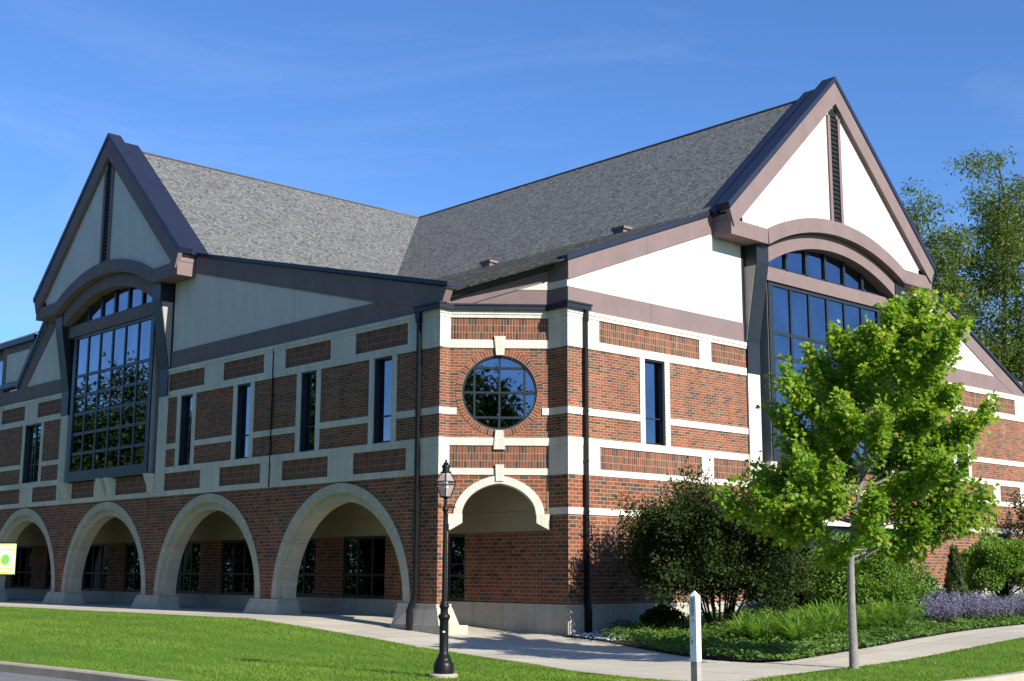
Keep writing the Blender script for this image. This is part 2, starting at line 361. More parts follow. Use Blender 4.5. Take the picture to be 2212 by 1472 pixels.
# paving: a plaza in front of the corner plus the two walks, as one sheet
def paving():
    mb = MB()
    V, Fc = [], []
    def add(c0, c1, n0=80, nx=6, dz=.012):
        o0 = len(mb.v)
        def samp(c, n):
            c = np.array(c, float); d = np.r_[0, np.cumsum(np.hypot(*np.diff(c, axis=0).T))]; t_ = np.linspace(0, d[-1], n)
            return np.c_[np.interp(t_, d, c[:,0]), np.interp(t_, d, c[:,1])]
        a, b = samp(c0, n0), samp(c1, n0)
        for j in range(nx+1):
            p = a+(b-a)*j/nx; z = gh(p[:,0], p[:,1])+dz
            mb.v += [(x, y, q) for (x, y), q in zip(p, z)]
        fs = [(o0+j*n0+i, o0+j*n0+i+1, o0+(j+1)*n0+i+1, o0+(j+1)*n0+i) for j in range(nx) for i in range(n0-1)]
        mb.f += fs; mb.uv += [(mb.v[k][0]+.35, mb.v[k][1]+.2) for f_ in fs for k in f_]
    add([(-70,2.28),(-2.0,2.28)], [p for p in WALK_OUT if p[0] <= -2.0]+[(-2.0,-2.37)], 110, 8)
    add([(-2.0,2.28),(1.0,1.95),(2,1.58),(4,.55),(5.98,-.39),(7.2,-.85),(8.0,-.85)], [(-2.0,-2.37)]+[p for p in WALK_OUT if p[0] > -2.0][:-2]+[(9.3,-5.95)], 90, 14)
    add([(8.0,-.85),(8.25,-.3),(8.1,1),(8.0,4),(8.0,70)], [(9.3,-5.95),(10.9,-5.6),(10.35,-3.8),(9.9,-1.2),(9.9,2),(9.9,70)], 160, 4)
    tag(mb.build('sidewalk', 'sidewalk_concrete', smooth=True), kind='structure')
paving()
def kerb(line, name):
    mb = MB(); prof = [(-.02,-.16),(-.02,.010),(.0,.028),(.16,.026),(.19,.0),(.205,-.165)]
    P = [Vector((*p, 0)) for p in line]; rows = []
    for i, p in enumerate(P):
        d = (P[min(i+1, len(P)-1)]-P[max(i-1, 0)]).normalized(); nrm = Vector((d.y, -d.x, 0))
        z = float(gh(p.x, p.y)); rows.append([tuple(p+nrm*a+Vector((0,0,z+b_))) for a, b_ in prof])
    k = len(prof)
    for r_ in rows: mb.v += r_
    for i in range(len(rows)-1):
        for j in range(k-1):
            mb.f.append((i*k+j, (i+1)*k+j, (i+1)*k+j+1, i*k+j+1)); mb.uv += [(i,j*.1),(i+1,j*.1),(i+1,j*.1+.1),(i,j*.1+.1)]
    tag(mb.build(name, 'kerb_concrete'), kind='structure')
kerb(KERB_A+KERB_B[1:], 'kerb')
def road():
    line = KERB_A+KERB_B[1:]
    c1 = []
    P = [Vector((*p, 0)) for p in line]
    for i, p in enumerate(P):
        d = (P[min(i+1, len(P)-1)]-P[max(i-1, 0)]).normalized(); nrm = Vector((d.y, -d.x, 0)); q = p+nrm*.15; c1.append((q.x, q.y))
    far = [(-70,-21.5),(-20,-21.5),(0,-21.5),(14,-23),(20,-20),(24,-10),(24,10),(24,70)]
    o = grid_between(c1, far, 220, 14, -.13, 'road', 'asphalt')
road()
grid_between(BED_EDGE, [(-.2,2.1),(-.2,2.4),(-.2,3),(-.2,5),(-.2,70)], 150, 8, .03, 'planting_bed', 'soil')

# ------------------------------------------------------------------ BUILDING
BLD = thing('brick_building', 'large two-storey red brick building with white stone bands and two steep white and mauve gables', 'building', (0,0,0))
Z = dict(c0=8.285, c1=8.474, p1=7.70, b2=7.478, w1=7.478, w0=5.13, m1=5.90, m0=5.715, b3t=5.116, b3b=4.915, q0=4.325, b4b=4.155, l1=3.32, l0=3.14, pl=.878)
def wallcells(mb, F, u0, u1, z0, z1, holes, d0=-.3, d1=0):
    us = sorted({u0, u1, *[h for H in holes for h in H[:2] if u0 < h < u1]})
    zs = sorted({z0, z1, *[h for H in holes for h in H[2:] if z0 < h < z1]})
    for a, b in zip(us, us[1:]):
        for c, e in zip(zs, zs[1:]):
            mu, mz = (a+b)/2, (c+e)/2
            if any(H[0] < mu < H[1] and H[2] < mz < H[3] for H in holes): continue
            mb.box(F, a, b, c, e, d0, d1)
def window(F, u0, u1, z0, z1, cols=1, transoms=(), d=-.14, fw=.07, mat='pane_glass', fwd=.05):
    """frame with mullions (part) > pane (sub-part)"""
    fb = MB()
    fb.box(F, u0, u0+fw, z0, z1, d-.06, d+fwd); fb.box(F, u1-fw, u1, z0, z1, d-.06, d+fwd)
    fb.box(F, u0+fw, u1-fw, z1-fw, z1, d-.06, d+fwd-.001); fb.box(F, u0+fw, u1-fw, z0, z0+fw, d-.06, d+.049)
    for i in range(1, cols):
        c = u0+(u1-u0)*i/cols; fb.box(F, c-fw*.4, c+fw*.4, z0+fw, z1-fw, d-.05, d+.04)
    for tz in transoms: fb.box(F, u0+fw, u1-fw, tz-fw*.4, tz+fw*.4, d-.045, d+.035)
    fr = fb.build('window', 'window_frame', BLD)
    MB().box(F, u0+.02, u1-.02, z0+.02, z1-.02, d-.03, d).build('pane', mat, fr)
    return fr
BAND = .028
def seg_bands(F, u0, u1, e0=0, e1=0, low=False, ds=0):
    """horizontal stone bands of one facade stretch; e0/e1 = extra length to turn a corner"""
    for nm, z0, z1, d in (('cornice', Z['c0'], Z['c1']-.10, .045), ('stone_band', Z['b2'], Z['p1'], BAND), ('stone_band', Z['b3b'], Z['b3t'], BAND+.012), ('stone_band', Z['b4b'], Z['q0'], BAND)):
        d -= ds; mb = MB().box(F, u0-e0*d, u1+e1*d, z0, z1, -.1, d)
        if nm == 'cornice': mb.box(F, u0-e0*.065, u1+e1*.065, Z['c1']-.10, Z['c1'], -.1, .065-ds)
        mb.build(nm, 'limestone', BLD)
    if low: MB().box(F, u0-e0*BAND, u1+e1*BAND, Z['l0'], Z['l1'], -.1, BAND-ds).build('stone_band', 'limestone', BLD)
def panels(F, u0, u1, plist, z0, z1, e0=0, e1=0):
    """soldier-course brick panels with stone blocks between"""
    cur = u0-e0*BAND
    for a, b in plist:
        if a-cur > .01: MB().box(F, cur, a, z0, z1, -.1, BAND*.99).build('stone_block', 'limestone', BLD)
        mb = MB(); mb.box(F, a, b, z0, z1, -.1, .006)
        mb.uv = [(x-a, y-z0) for x, y in mb.uv]
        mb.build('brick_panel', 'brick_soldier', BLD); cur = b
    if u1+e1*BAND-cur > .01: MB().box(F, cur, u1+e1*BAND, z0, z1, -.1, BAND*.99).build('stone_block', 'limestone', BLD)
def upper_storey(F, u0, u1, wins, e0=0, e1=0, cols=1):
    """brick between band 3 and band 2 with the tall windows, their stone jambs and the middle band"""
    mb = MB(); jw = .16
    holes = [(a-.1, b+.1, Z['w0'], Z['b2']) for a, b in wins]
    wallcells(mb, F, u0, u1, Z['b3t'], Z['b2'], holes)
    mb.build('brick_wall', 'brick_long', BLD)
    cur = u0-e0*BAND
    for a, b in wins:
        for ja, jb in ((a-.20, a), (b, b+.20)):
            MB().box(F, ja, jb, Z['b3t'], Z['b2'], -.2, .034).build('window_jamb', 'limestone', BLD)
        if a-.20-cur > .01: MB().box(F, cur, a-.20, Z['m0'], Z['m1'], -.1, BAND).build('stone_band', 'limestone', BLD)
        cur = b+.20
        window(F, a, b, Z['w0'], Z['b2'], 2 if b-a > 1.2 else 1, (5.86,), -.16, .05, fwd=.15)
    if u1+e1*BAND-cur > .01: MB().box(F, cur, u1+e1*BAND, Z['m0'], Z['m1'], -.1, BAND).build('stone_band', 'limestone', BLD)

# --- left facade (A)
GA, GB = -21.05, 14.13
MOD = 3.585
awR = [(c-.41, c+.41) for c in [-4.79-MOD*k for k in (3,2,1,0)]]
apR = [(-16.83,-14.43),(-13.25,-10.83),(-9.66,-7.28),(-6.085,-3.71)]
seg_bands(FA, -16.85, -2.38, 0, 1); panels(FA, -16.85, -2.38, apR, Z['p1'], Z['c0'], 0, 1); panels(FA, -16.85, -2.38, apR, Z['q0'], Z['b3b'], 0, 1)
upper_storey(FA, -16.85, -2.38, awR, 0, 1)
awL = [(-43.04,-41.44),(-35.87,-34.27),(-28.70,-27.10)]; apL = [(-45.5,-43.1),(-41.9,-39.6),(-38.4,-36.0),(-34.8,-32.4),(-31.2,-28.8),(-27.58,-25.27)]
seg_bands(FA, -46.2, -25.25); panels(FA, -46.2, -25.25, apL, Z['p1'], Z['c0']); panels(FA, -46.2, -25.25, apL, Z['q0'], Z['b3b'])
upper_storey(FA, -46.2, -25.25, awL)
# band and panels under the bay window
MB().box(FA, -25.25, -16.85, Z['b4b'], Z['q0'], -.1, BAND).build('stone_band', 'limestone', BLD)
panels(FA, -25.25, -16.85, [(-24.0,-22.1),(-20.4,-18.05)], Z['q0'], Z['b3b'])
# lower wall with the arches
def arch_curve(cx, a, zb, b, n=40):
    return [(cx-a*math.cos(math.pi*i/n), zb+b*math.sin(math.pi*i/n)) for i in range(n+1)]
ACX = [-6.70-7.17*k for k in range(6)]
AH, AV = 3.27, 3.24
def lower_wall():
    mb = MB(); edges = []
    top = Z['b4b']
    cur = -38.0
    for cx in sorted(ACX):
        mb.box(FA, cur, cx-AH, Z['pl'], top, -.5, 0)
        pts = arch_curve(cx, AH, Z['pl'], AV, 48)
        for (ua, za), (ub, zb) in zip(pts, pts[1:]):
            za, zb = min(za, top-.002), min(zb, top-.002)
            mb.face([FA(ua,za,0),FA(ub,zb,0),FA(ub,top,0),FA(ua,top,0)], [(ua,za),(ub,zb),(ub,top),(ua,top)])
            mb.face([FA(ua,za,-.5),FA(ua,top,-.5),FA(ub,top,-.5),FA(ub,zb,-.5)], [(ua,za),(ua,top),(ub,top),(ub,zb)])
            mb.face([FA(ua,za,0),FA(ua,za,-.5),FA(ub,zb,-.5),FA(ub,zb,0)], [(ua,0),(ua,.5),(ub,.5),(ub,0)])
        cur = cx+AH
    mb.box(FA, cur, -2.38, Z['pl'], top, -.34, 0)
    mb.build('brick_wall', 'brick_big', BLD)
    for cx in ACX:
        o = MB()
        o.ring(FA, arch_curve(cx, AH-.001, Z['pl'], AV-.001), arch_curve(cx, 3.0, Z['pl'], 2.97), -.45, .035)
        a = o.build('stone_arch', 'limestone_arch', BLD, smooth=True)
        MB().ring(FA, arch_curve(cx, 2.999, Z['pl'], 2.969), arch_curve(cx, 2.80, Z['pl'], 2.74), -.52, -.10).build('inner_moulding', 'limestone_arch', a, smooth=True)
    # flared base stones between the arches
    piers = [(-7.17*k-10.60, -7.17*k-9.97) for k in range(5)]
    for a, b in piers:
        base = MB(); z0, z1 = -.1, Z['pl']
        for (zz0, zz1, e0, e1, dd0, dd1) in ((.20, .78, .68, .46, .30, .13), (.78, .878, .44, .43, .11, .10)):
            fr = lambda u, z, d: FA(u, z, d)
            lo = [(a-e0, dd0), (b+e0, dd0), (b+e0, -.66), (a-e0, -.66)]; hi = [(a-e1, dd1), (b+e1, dd1), (b+e1, -.64), (a-e1, -.64)]
            P = [FA(u, zz0, d) for u, d in lo]+[FA(u, zz1, d) for u, d in hi]
            for f_ in ((0,1,5,4),(1,2,6,5),(2,3,7,6),(3,0,4,7),(4,5,6,7),(3,2,1,0)):
                pts = [P[k] for k in f_]
                base.face(pts, [(p[0]-a+.6 if f_ != (1,2,6,5) else p[1], p[2]) for p in pts])
        base.build('pier_base', 'limestone_arch', BLD)
lower_wall()
# corner pier base (left pier): flared block turning the corner
def corner_base():
    base = MB()
    for (zz0, zz1, eL, eR, dd, y1) in ((-.3, .36, .58, .50, .21, .62), (.36, .80, .56, .30, .18, .50), (.80, .878, .44, .10, .10, .40)):
        sl = .0 if zz0 != .36 else 1
        top = (.44, .12, .10) if sl else (eL, eR, dd)
        lo = [(-3.43-eL, -dd), (-2.38+eR, -dd), (-2.38+eR, y1), (-3.43-eL, y1)]
        hi = [(-3.43-top[0], -top[2]), (-2.38+top[1], -top[2]), (-2.38+top[1], y1-.1*sl), (-3.43-top[0], y1-.1*sl)]
        P = [(x, y, zz0) for x, y in lo]+[(x, y, zz1) for x, y in hi]
        for f_ in ((0,1,5,4),(1,2,6,5),(2,3,7,6),(3,0,4,7),(4,5,6,7),(3,2,1,0)):
            pts = [P[k] for k in f_]; base.face(pts, [(p[0]+.3, p[2]) if f_[0] != 1 else (p[1], p[2]) for p in pts])
    base.build('pier_base', 'limestone_arch', BLD)
corner_base()
# arcade back wall (y = 2.32), beige frieze, ceiling, windows
FK = lambda u, z, d: (u, 2.32-d, z)
def arcade():
    wins = [(c-1.08, c+1.08) for c in [-5.08-3.585*k for k in range(11)]]
    mb = MB(); wallcells(mb, FK, -46.2, -.68, Z['pl'], 2.73, [(a, b, .90, 2.72) for a, b in wins]); mb.build('brick_wall', 'brick_big', BLD)
    MB().box(FK, -46.2, 0, -.4, .80, -.3, .03).box(FK, -46.2, 0, .80, Z['pl'], -.3, .045).build('plinth', 'plinth_stone', BLD)
    MB().box(FK, -46.2, -.69, 2.73, 3.25, -.3, .06).box(FK, -46.2, -.69, 3.256, 4.1, -.3, .055).build('frieze', 'beige_soffit', BLD)
    MB().box(FK, -46.2, -2.9, 4.0, 4.14, .05, 2.2).build('arcade_ceiling', 'beige_soffit', BLD)
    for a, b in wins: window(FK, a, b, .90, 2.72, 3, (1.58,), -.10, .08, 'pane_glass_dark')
arcade()
# --- chamfered corner bay
for F, a, b, e0, e1 in ((FRA, .004, .34, 0, 0), (FRB, -.68, -.004, 0, 0)):
    seg_bands(F, a, b, e0, e1, low=(F is FRB), ds=.004); MB().box(F, a, b, Z['b3t'], Z['b2'], -.3, .003).build('brick_wall', 'brick_long', BLD)
    MB().box(F, a, b, Z['m0'], Z['m1'], -.1, BAND-.004).build('stone_band', 'limestone', BLD)
    for z0, z1 in ((Z['p1'], Z['c0']), (Z['q0'], Z['b3b'])):
        MB().box(F, a, b, z0, z1, -.1, BAND-.006).build('stone_block', 'limestone', BLD)
    MB().box(F, a, b, Z['pl'], Z['b4b'], -.3, .003).build('brick_wall', 'brick_big', BLD)
def circ(cx, cz, r, n=64, a0=0): return [(cx+r*math.cos(a0+2*math.pi*i/n), cz+r*math.sin(a0+2*math.pi*i/n)) for i in range(n)]
CX, CZ = LD/2, 6.305
def corner_bay():
    seg_bands(FD, 0, LD)
    for z0, z1 in ((Z['p1'], Z['c0']), (Z['q0'], Z['b3b'])): panels(FD, 0, LD, [(.0, LD)], z0, z1)
    # brick with a round opening
    mb = MB(); rr = 1.14; n = 64
    z0, z1 = Z['b3t'], Z['b2']
    def edge(t_):
        c, s_ = math.cos(t_), math.sin(t_); k = 9e9
        if abs(c) > 1e-6: k = min(k, (LD/2)/abs(c))
        if s_ > 1e-6: k = min(k, (z1-CZ)/s_)
        if s_ < -1e-6: k = min(k, (z0-CZ)/s_)
        return (CX+c*k, CZ+s_*k)
    angs = sorted([2*math.pi*i/n for i in range(n)]+[math.atan2(zz-CZ, uu-CX) % (2*math.pi) for uu in (0, LD) for zz in (z0, z1)])
    for a, b in zip(angs, angs[1:]+[angs[0]+2*math.pi]):
        P = [(CX+rr*math.cos(a), CZ+rr*math.sin(a)), edge(a), edge(b), (CX+rr*math.cos(b), CZ+rr*math.sin(b))]
        mb.face([FD(*p, 0) for p in P], P)
    mb.box(FD, 0, LD, z0-.02, z0, -.3, -.01)
    mb.build('brick_wall', 'brick_long', BLD)
    for a, b in ((0, .19), (LD-.19, LD)): MB().box(FD, a, b, Z['m0'], Z['m1'], -.1, BAND).build('stone_band', 'limestone', BLD)
    ro = MB(); ro.ring(FD, circ(CX, CZ, 1.145), circ(CX, CZ, .985), -.25, .012, closed=True); ro.build('brick_ring', 'brick_radial', BLD)
    fr = MB(); fr.ring(FD, circ(CX, CZ, .984), circ(CX, CZ, .93), -.2, -.02, closed=True)
    for q in (-.655, 0, .655):
        h = math.sqrt(.94**2-q*q)
        fr.box(FD, CX+q-.028, CX+q+.028, CZ-h, CZ+h, -.16, -.05); fr.box(FD, CX-h, CX+h, CZ+q-.028, CZ+q+.028, -.155, -.053)
    win = fr.build('round_window', 'window_frame', BLD)
    g = MB(); g.prism(FD, circ(CX, CZ, .95), -.14, -.11); g.build('pane', 'pane_glass', win)
    MB().prism(FD, [(1.21,7.285),(1.42,7.285),(1.455,7.79),(1.155,7.79)], -.1, .075).build('keystone', 'limestone', BLD)
    MB().prism(FD, [(1.155,4.81),(1.455,4.81),(1.41,5.31),(1.20,5.31)], -.1, .075).build('keystone', 'limestone', BLD)
    MB().prism(FD, [(1.22,3.99),(1.42,3.99),(1.435,4.42),(1.205,4.42)], -.1, .085).build('keystone', 'limestone', BLD)
    # pointed arch
    def pointed(hw, zs, apex, n=22):
        hgt = apex-zs; r_ = (hw*hw+hgt*hgt)/(2*hw)*1.0
        pts = []
        for i in range(n+1):
            x = -hw+hw*(i/n)**1.25; c = -hw+r_
            if r_ >= hw: z = zs+math.sqrt(max(0, r_*r_-(x-c)**2))
            else:
                z = zs+hgt*math.sqrt(max(0, 1-(x/hw)**2))
            pts.append((x, z))
        return pts
    def full(hw, apex):
        # depressed pointed arch: ellipse-like haunch with a slight point
        l = []
        n = 24
        for i in range(n+1):
            th = math.pi/2*i/n; x = -hw*math.cos(th); q = math.sin(th)
            z = 3.145+(apex-3.145)*(.88*q+.12*(1+x/hw))
            l.append((CX+x, z))
        return l+[(2*CX-x, z) for x, z in l[-2::-1]]
    o_, i_ = full(1.17, 4.14), full(.95, 3.935)
    MB().ring(FD, o_, i_, -.55, .05).build('stone_arch', 'limestone', BLD, smooth=True)
    mb = MB(); top = Z['b4b']
    pts = [(0, 3.145), (CX-1.17+.001, 3.145)]+o_[1:-1]+[(CX+1.17-.001, 3.145), (LD, 3.145)]
    for (ua, za), (ub, zb) in zip(pts, pts[1:]):
        mb.face([FD(ua,za,0),FD(ub,zb,0),FD(ub,top,0),FD(ua,top,0)], [(ua,za),(ub,zb),(ub,top),(ua,top)])
        mb.face([FD(ua,za,-.45),FD(ua,top,-.45),FD(ub,top,-.45),FD(ub,zb,-.45)], [(ua,za),(ua,top),(ub,top),(ub,zb)])
    mb.build('brick_wall', 'brick_big', BLD)
    MB().prism(FD, [(0,3.15),(0,2.745),(.06,2.745),(.365,2.925),(.365,3.15)], -.55, .06).build('impost', 'limestone', BLD)
    MB().prism(FD, [(LD,3.15),(LD,2.745),(LD-.01,2.745),(LD-.34,2.925),(LD-.34,3.15)], -.55, .06).build('impost', 'limestone', BLD)
corner_bay()
# --- right facade (B)
bwL, bwR = [(5.29,6.13)], [(22.13,22.97)]
bpL = [(3.49,7.68),(8.22,9.89)]; bpR = [(18.37,20.04),(20.58,24.74),(25.27,26.86)]
seg_bands(FB, 2.32, 9.89, 1, 0, low=True); panels(FB, 2.32, 9.89, bpL, Z['p1'], Z['c0'], 1, 0); panels(FB, 2.32, 9.89, bpL, Z['q0'], Z['b3b'], 1, 0)
upper_storey(FB, 2.32, 9.89, bwL, 1, 0)
seg_bands(FB, 18.37, 28.4, low=True); panels(FB, 18.37, 28.4, bpR, Z['p1'], Z['c0']); panels(FB, 18.37, 28.4, bpR, Z['q0'], Z['b3b'])
upper_storey(FB, 18.37, 28.4, bwR)
MB().box(FB, 9.89, 18.37, Z['b4b'], Z['q0'], -.1, BAND).build('stone_band', 'limestone', BLD)
panels(FB, 9.89, 18.37, [(11.2,13.1),(15.2,17.1)], Z['q0'], Z['b3b'])
def lower_B():
    mb = MB(); wallcells(mb, FB, 2.32, 28.4, Z['pl'], Z['b4b'], [(10.5, 17.72, .3, 3.14)]); mb.build('brick_wall', 'brick_big', BLD)
    MB().box(FB, 2.32, 10.3, -.4, .80, -.3, .035).box(FB, 2.32, 10.3, .80, Z['pl'], -.3, .05).build('plinth', 'plinth_stone', BLD)
    MB().box(FB, 17.9, 28.4, -.4, Z['pl']+.4, -.3, .035).build('plinth', 'plinth_stone', BLD)
    MB().box(FB, 9.89, 18.37, Z['l0'], Z['l1'], -.1, BAND).build('stone_band', 'limestone', BLD)
    for a, b in ((10.22, 10.5), (17.72, 18.03)): MB().box(FB, a, b, .3, Z['l0'], -.2, .05).build('door_jamb', 'limestone', BLD)
    MB().box(FB, 18.03, 18.6, 1.43, 1.62, -.1, .05).build('stone_band', 'limestone', BLD)
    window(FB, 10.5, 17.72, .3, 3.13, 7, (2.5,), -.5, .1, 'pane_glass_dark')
    MB().box(FB, 10.5, 17.72, 3.13, 3.2, -.6, -.3).box(FB, 10.44, 10.5, .3, 3.14, -.6, -.3).box(FB, 17.72, 17.78, .3, 3.14, -.6, -.3).build('door_reveal', 'near_black', BLD)
lower_B()

# --- gable bays (identical on both facades): F maps u relative to the gable centre
def sag(h, zb, rise, n=32):
    r_ = (h*h+rise*rise)/(2*rise); cz = zb+rise-r_
    return [(u, cz+math.sqrt(r_*r_-u*u)) for u in [-h+2*h*i/n for i in range(n+1)]]
def gable_bay(F, name):
    G = part(name, BLD)
    P = lambda mb, n_, m_, **k: mb.build(n_, m_, G, **k)
    HW, AP, EV = 5.74, 17.70, 12.28
    # rake boards
    for s_ in (-1, 1):
        poly = [(0, 17.63), (0, 16.89), (s_*5.34, 11.93), (s_*5.60, 11.70), (s_*5.80, 12.18)]
        P(MB().prism(F, poly, .60, .755), 'rake_board', 'mauve_stucco')
        # dark metal roof over the gable: front tier and lower rear tier
        t1 = [(0, 17.82), (0, 17.64), (s_*5.82, 12.19), (s_*5.90, 12.36)]
        P(MB().prism(F, t1, .28, .79), 'gable_roof', 'blue_roof_metal')
        t2 = [(0, 17.60), (0, 17.1), (s_*5.60, 12.0), (s_*5.86, 12.19)]
        P(MB().prism(F, t2, -.45, .28), 'gable_roof', 'blue_roof_metal')
        # band end, return and soffit
        lo, hi = sorted((s_*3.88, s_*5.68))
        P(MB().prism(F, [(lo,11.46),(hi,11.46),(hi,11.925),(lo,11.925)], .02, .70), 'eave_band', 'mauve_stucco')
        lo, hi = sorted((s_*5.0, s_*5.70))
        P(MB().box(F, lo, hi, 11.925, 12.10, .0, .60), 'eave_return', 'mauve_stucco')
        P(MB().box(F, lo+.05*(s_<0), hi+.05*(s_>0), 12.10, 12.17, -.02, .56), 'eave_moulding', 'near_black')
        lo, hi = sorted((s_*5.05, s_*5.66)); P(MB().box(F, lo, hi, 12.17, 12.24, .0, .5), 'eave_moulding', 'lit_panel_metal')
    # white infill
    up = sag(3.88, 11.925, .93)
    tri = [(-5.36, 11.925), (-3.88, 11.925)]+up[1:-1]+[(3.88, 11.925), (5.36, 11.925), (0, 16.92)]
    mb = MB()
    top = lambda u: 16.95-abs(u)*.93
    us = sorted({-5.36, 5.36, 0, *[u for u, z in up]})
    zl = lambda u: 11.90 if abs(u) >= 3.88 else np.interp(u, [a for a, b in up], [b for a, b in up])-.02
    for a, b in zip(us, us[1:]):
        mb.face([F(a, zl(a), .60), F(b, zl(b), .60), F(b, max(top(b), zl(b)), .60), F(a, max(top(a), zl(a)), .60)], [(a,0),(b,0),(b,1),(a,1)])
        mb.face([F(a, zl(a), .45), F(a, max(top(a), zl(a)), .45), F(b, max(top(b), zl(b)), .45), F(b, zl(b), .45)], [(a,0),(a,1),(b,1),(b,0)])
    P(mb, 'stucco_panel', 'stucco')
    # arched band, second recessed arched band, beam
    P(MB().ring(F, up, sag(3.84, 11.46, .93), .3, .71), 'arch_band', 'mauve_stucco', smooth=True)
    lo2 = sag(3.60, 10.98, .93)
    o2 = [(u*3.70/3.84, z-.0) for u, z in sag(3.84, 11.44, .93)]
    P(MB().ring(F, o2, lo2, .06, .46), 'arch_band', 'mauve_stucco', smooth=True)
    P(MB().box(F, -3.68, 3.68, 10.52, 10.95, -.2, .22), 'beam', 'mauve_stucco')
    # louvred vent
    lv = MB()
    lv.box(F, -.36, -.22, 12.72, 16.45, .5, .665).box(F, .22, .36, 12.72, 16.45, .5, .665).box(F, -.22, .22, 12.72, 12.82, .5, .66)
    vent = P(lv, 'louvre_vent', 'mauve_stucco')
    sl = MB()
    sl.box(F, -.23, .23, 12.8, 16.75, .602, .606)
    z = 12.9
    while z < 16.5:
        p = [(-.22, z), (.22, z)]
        a, b, c, e = F(-.22, z, .645), F(.22, z, .645), F(.22, z+.10, .61), F(-.22, z+.10, .61)
        sl.face([a, b, c, e], [(0,0),(1,0),(1,1),(0,1)])
        a2, b2 = F(-.22, z-.012, .645), F(.22, z-.012, .645); sl.face([a2, b2, b, a], [(0,0),(1,0),(1,1),(0,1)])
        z += .155
    sl.build('slats', 'louver_dark', vent)
    # fan window and bay glazing
    fr = MB(); cols = [-2.16,-1.08,0,1.08,2.16]
    for c in cols: fr.box(F, c-.055, c+.055, 10.95, 11.96-abs(c)**2*.07, .0, .13)
    fr.box(F, -3.6, 3.6, 10.95, 11.03, .0, .13)
    w_ = fr.build('fan_window', 'window_frame', G)
    g = MB(); fl = [(-3.62, 10.94)]+[(u, z+.12) for u, z in lo2]+[(3.62, 10.94)]
    g.prism(F, fl, .03, .06); g.build('pane', 'pane_glass', w_)
    fr = MB(); H = 3.20; z0, z1 = 4.95, 10.51; dd = .155
    fr.box(F, -H, -H+.24, z0, z1, -.4, dd).box(F, H-.24, H, z0, z1, -.4, dd)
    fr.box(F, -H+.24, H-.24, z1-.11, z1, -.1, dd-.004).box(F, -H+.24, H-.24, z0, 5.33, -.1, dd-.002)
    for c in cols: fr.box(F, c*.93-.05, c*.93+.05, 5.33, z1-.11, -.1, dd-.02)
    for tz in (8.95, 8.2, 7.49, 6.74, 5.99): fr.box(F, -H+.24, H-.24, tz-.055, tz+.055, -.1, dd-.03)
    w2 = fr.build('bay_window', 'window_frame', G)
    MB().box(F, -H+.2, H-.2, 5.3, z1-.08, .02, .10).build('pane', 'pane_glass', w2)
    for s_ in (-1, 1):   # cheeks of the bay, their sunlit tone put into the colour
        lo, hi = sorted((s_*H, s_*(H+.012)))
        MB().box(F, lo, hi, z0+.02, z1-.02, -.42, dd-.05).build('cheek', 'lit_panel_metal', w2)
    # recess round the bay, its shade painted in near-black
    P(MB().box(F, -3.66, 3.66, 4.33, 11.9, -.55, -.45).box(F, -3.66, -3.60, 4.92, 11.9, -.45, -.08).box(F, 3.60, 3.66, 4.92, 11.9, -.45, -.08).box(F, -3.6, 3.6, 10.97, 12.0, -.45, -.05), 'bay_recess', 'near_black')
    for s_ in (-1, 1):
        # stone pilaster, metal strut leaning out to the eave
        lo, hi = sorted((s_*3.62, s_*4.21))
        P(MB().box(F, lo, hi, Z['q0'], Z['b3b'], -.3, .052).box(F, lo, hi, Z['b3b'], Z['b3t'], -.3, .05).box(F, lo, hi, Z['b3t'], 7.56, -.45, .05), 'pilaster', 'limestone')
        prof = [(-.2, 7.56), (.075, 7.56), (.075, 8.50), (.50, 10.93), (.50, 11.46), (-.2, 11.46)]
        mb = MB()
        for i in range(len(prof)):
            (da, za), (db, zb) = prof[i], prof[(i+1) % len(prof)]
            mb.face([F(lo, za, da), F(hi, za, da), F(hi, zb, db), F(lo, zb, db)], [(0,0),(1,0),(1,1),(0,1)])
        for u in (lo, hi): mb.face([F(u, z, d) for d, z in prof], [(d, z) for d, z in prof])
        P(mb, 'strut', 'dark_metal')
        uo = s_*4.21; a, b = sorted((uo+s_*.004, uo+s_*.016))
        mb = MB().box(lambda u, z, d: F(u, z, d), a, b, 8.52, 8.53, -.01, .0)
        pr = [(.02, 8.52), (.05, 8.52), (.44, 10.80), (.02, 10.80)]
        mb = MB()
        for u in (a, b): mb.face([F(u, z, d) for d, z in pr], [(d, z) for d, z in pr])
        for i in range(4):
            (da, za), (db, zb) = pr[i], pr[(i+1) % 4]; mb.face([F(a, za, da), F(b, za, da), F(b, zb, db), F(a, zb, db)], [(0,0),(1,0),(1,1),(0,1)])
        P(mb, 'strut_panel', 'lit_panel_metal')  # pale wedge paints sunlight on the side of the dark strut
        lo2_, hi2_ = sorted((s_*4.21, s_*4.33)); P(MB().box(F, lo2_, hi2_, 8.50, 11.46, -.3, .012), 'shadow_gap', 'dark_metal')
        # corbels
    for c in (-3.50, -.42, .22, 3.22):
        pr = [(-.05, 4.33), (.06, 4.33), (.30, 4.95), (-.05, 4.95)]; lo, hi = c-.02, c+.30
        mb = MB()
        for u in (lo, hi): mb.face([F(u, z, d) for d, z in pr], [(d, z) for d, z in pr])
        for i in range(4):
            (da, za), (db, zb) = pr[i], pr[(i+1) % 4]; mb.face([F(lo, za, da), F(hi, za, da), F(hi, zb, db), F(lo, zb, db)], [(0,za),(.3,za),(.3,zb),(0,zb)])
        P(mb, 'corbel', 'limestone')
    return G
gable_bay(shift(FA, GA), 'gable_bay'); gable_bay(shift(FB, GB), 'gable_bay')

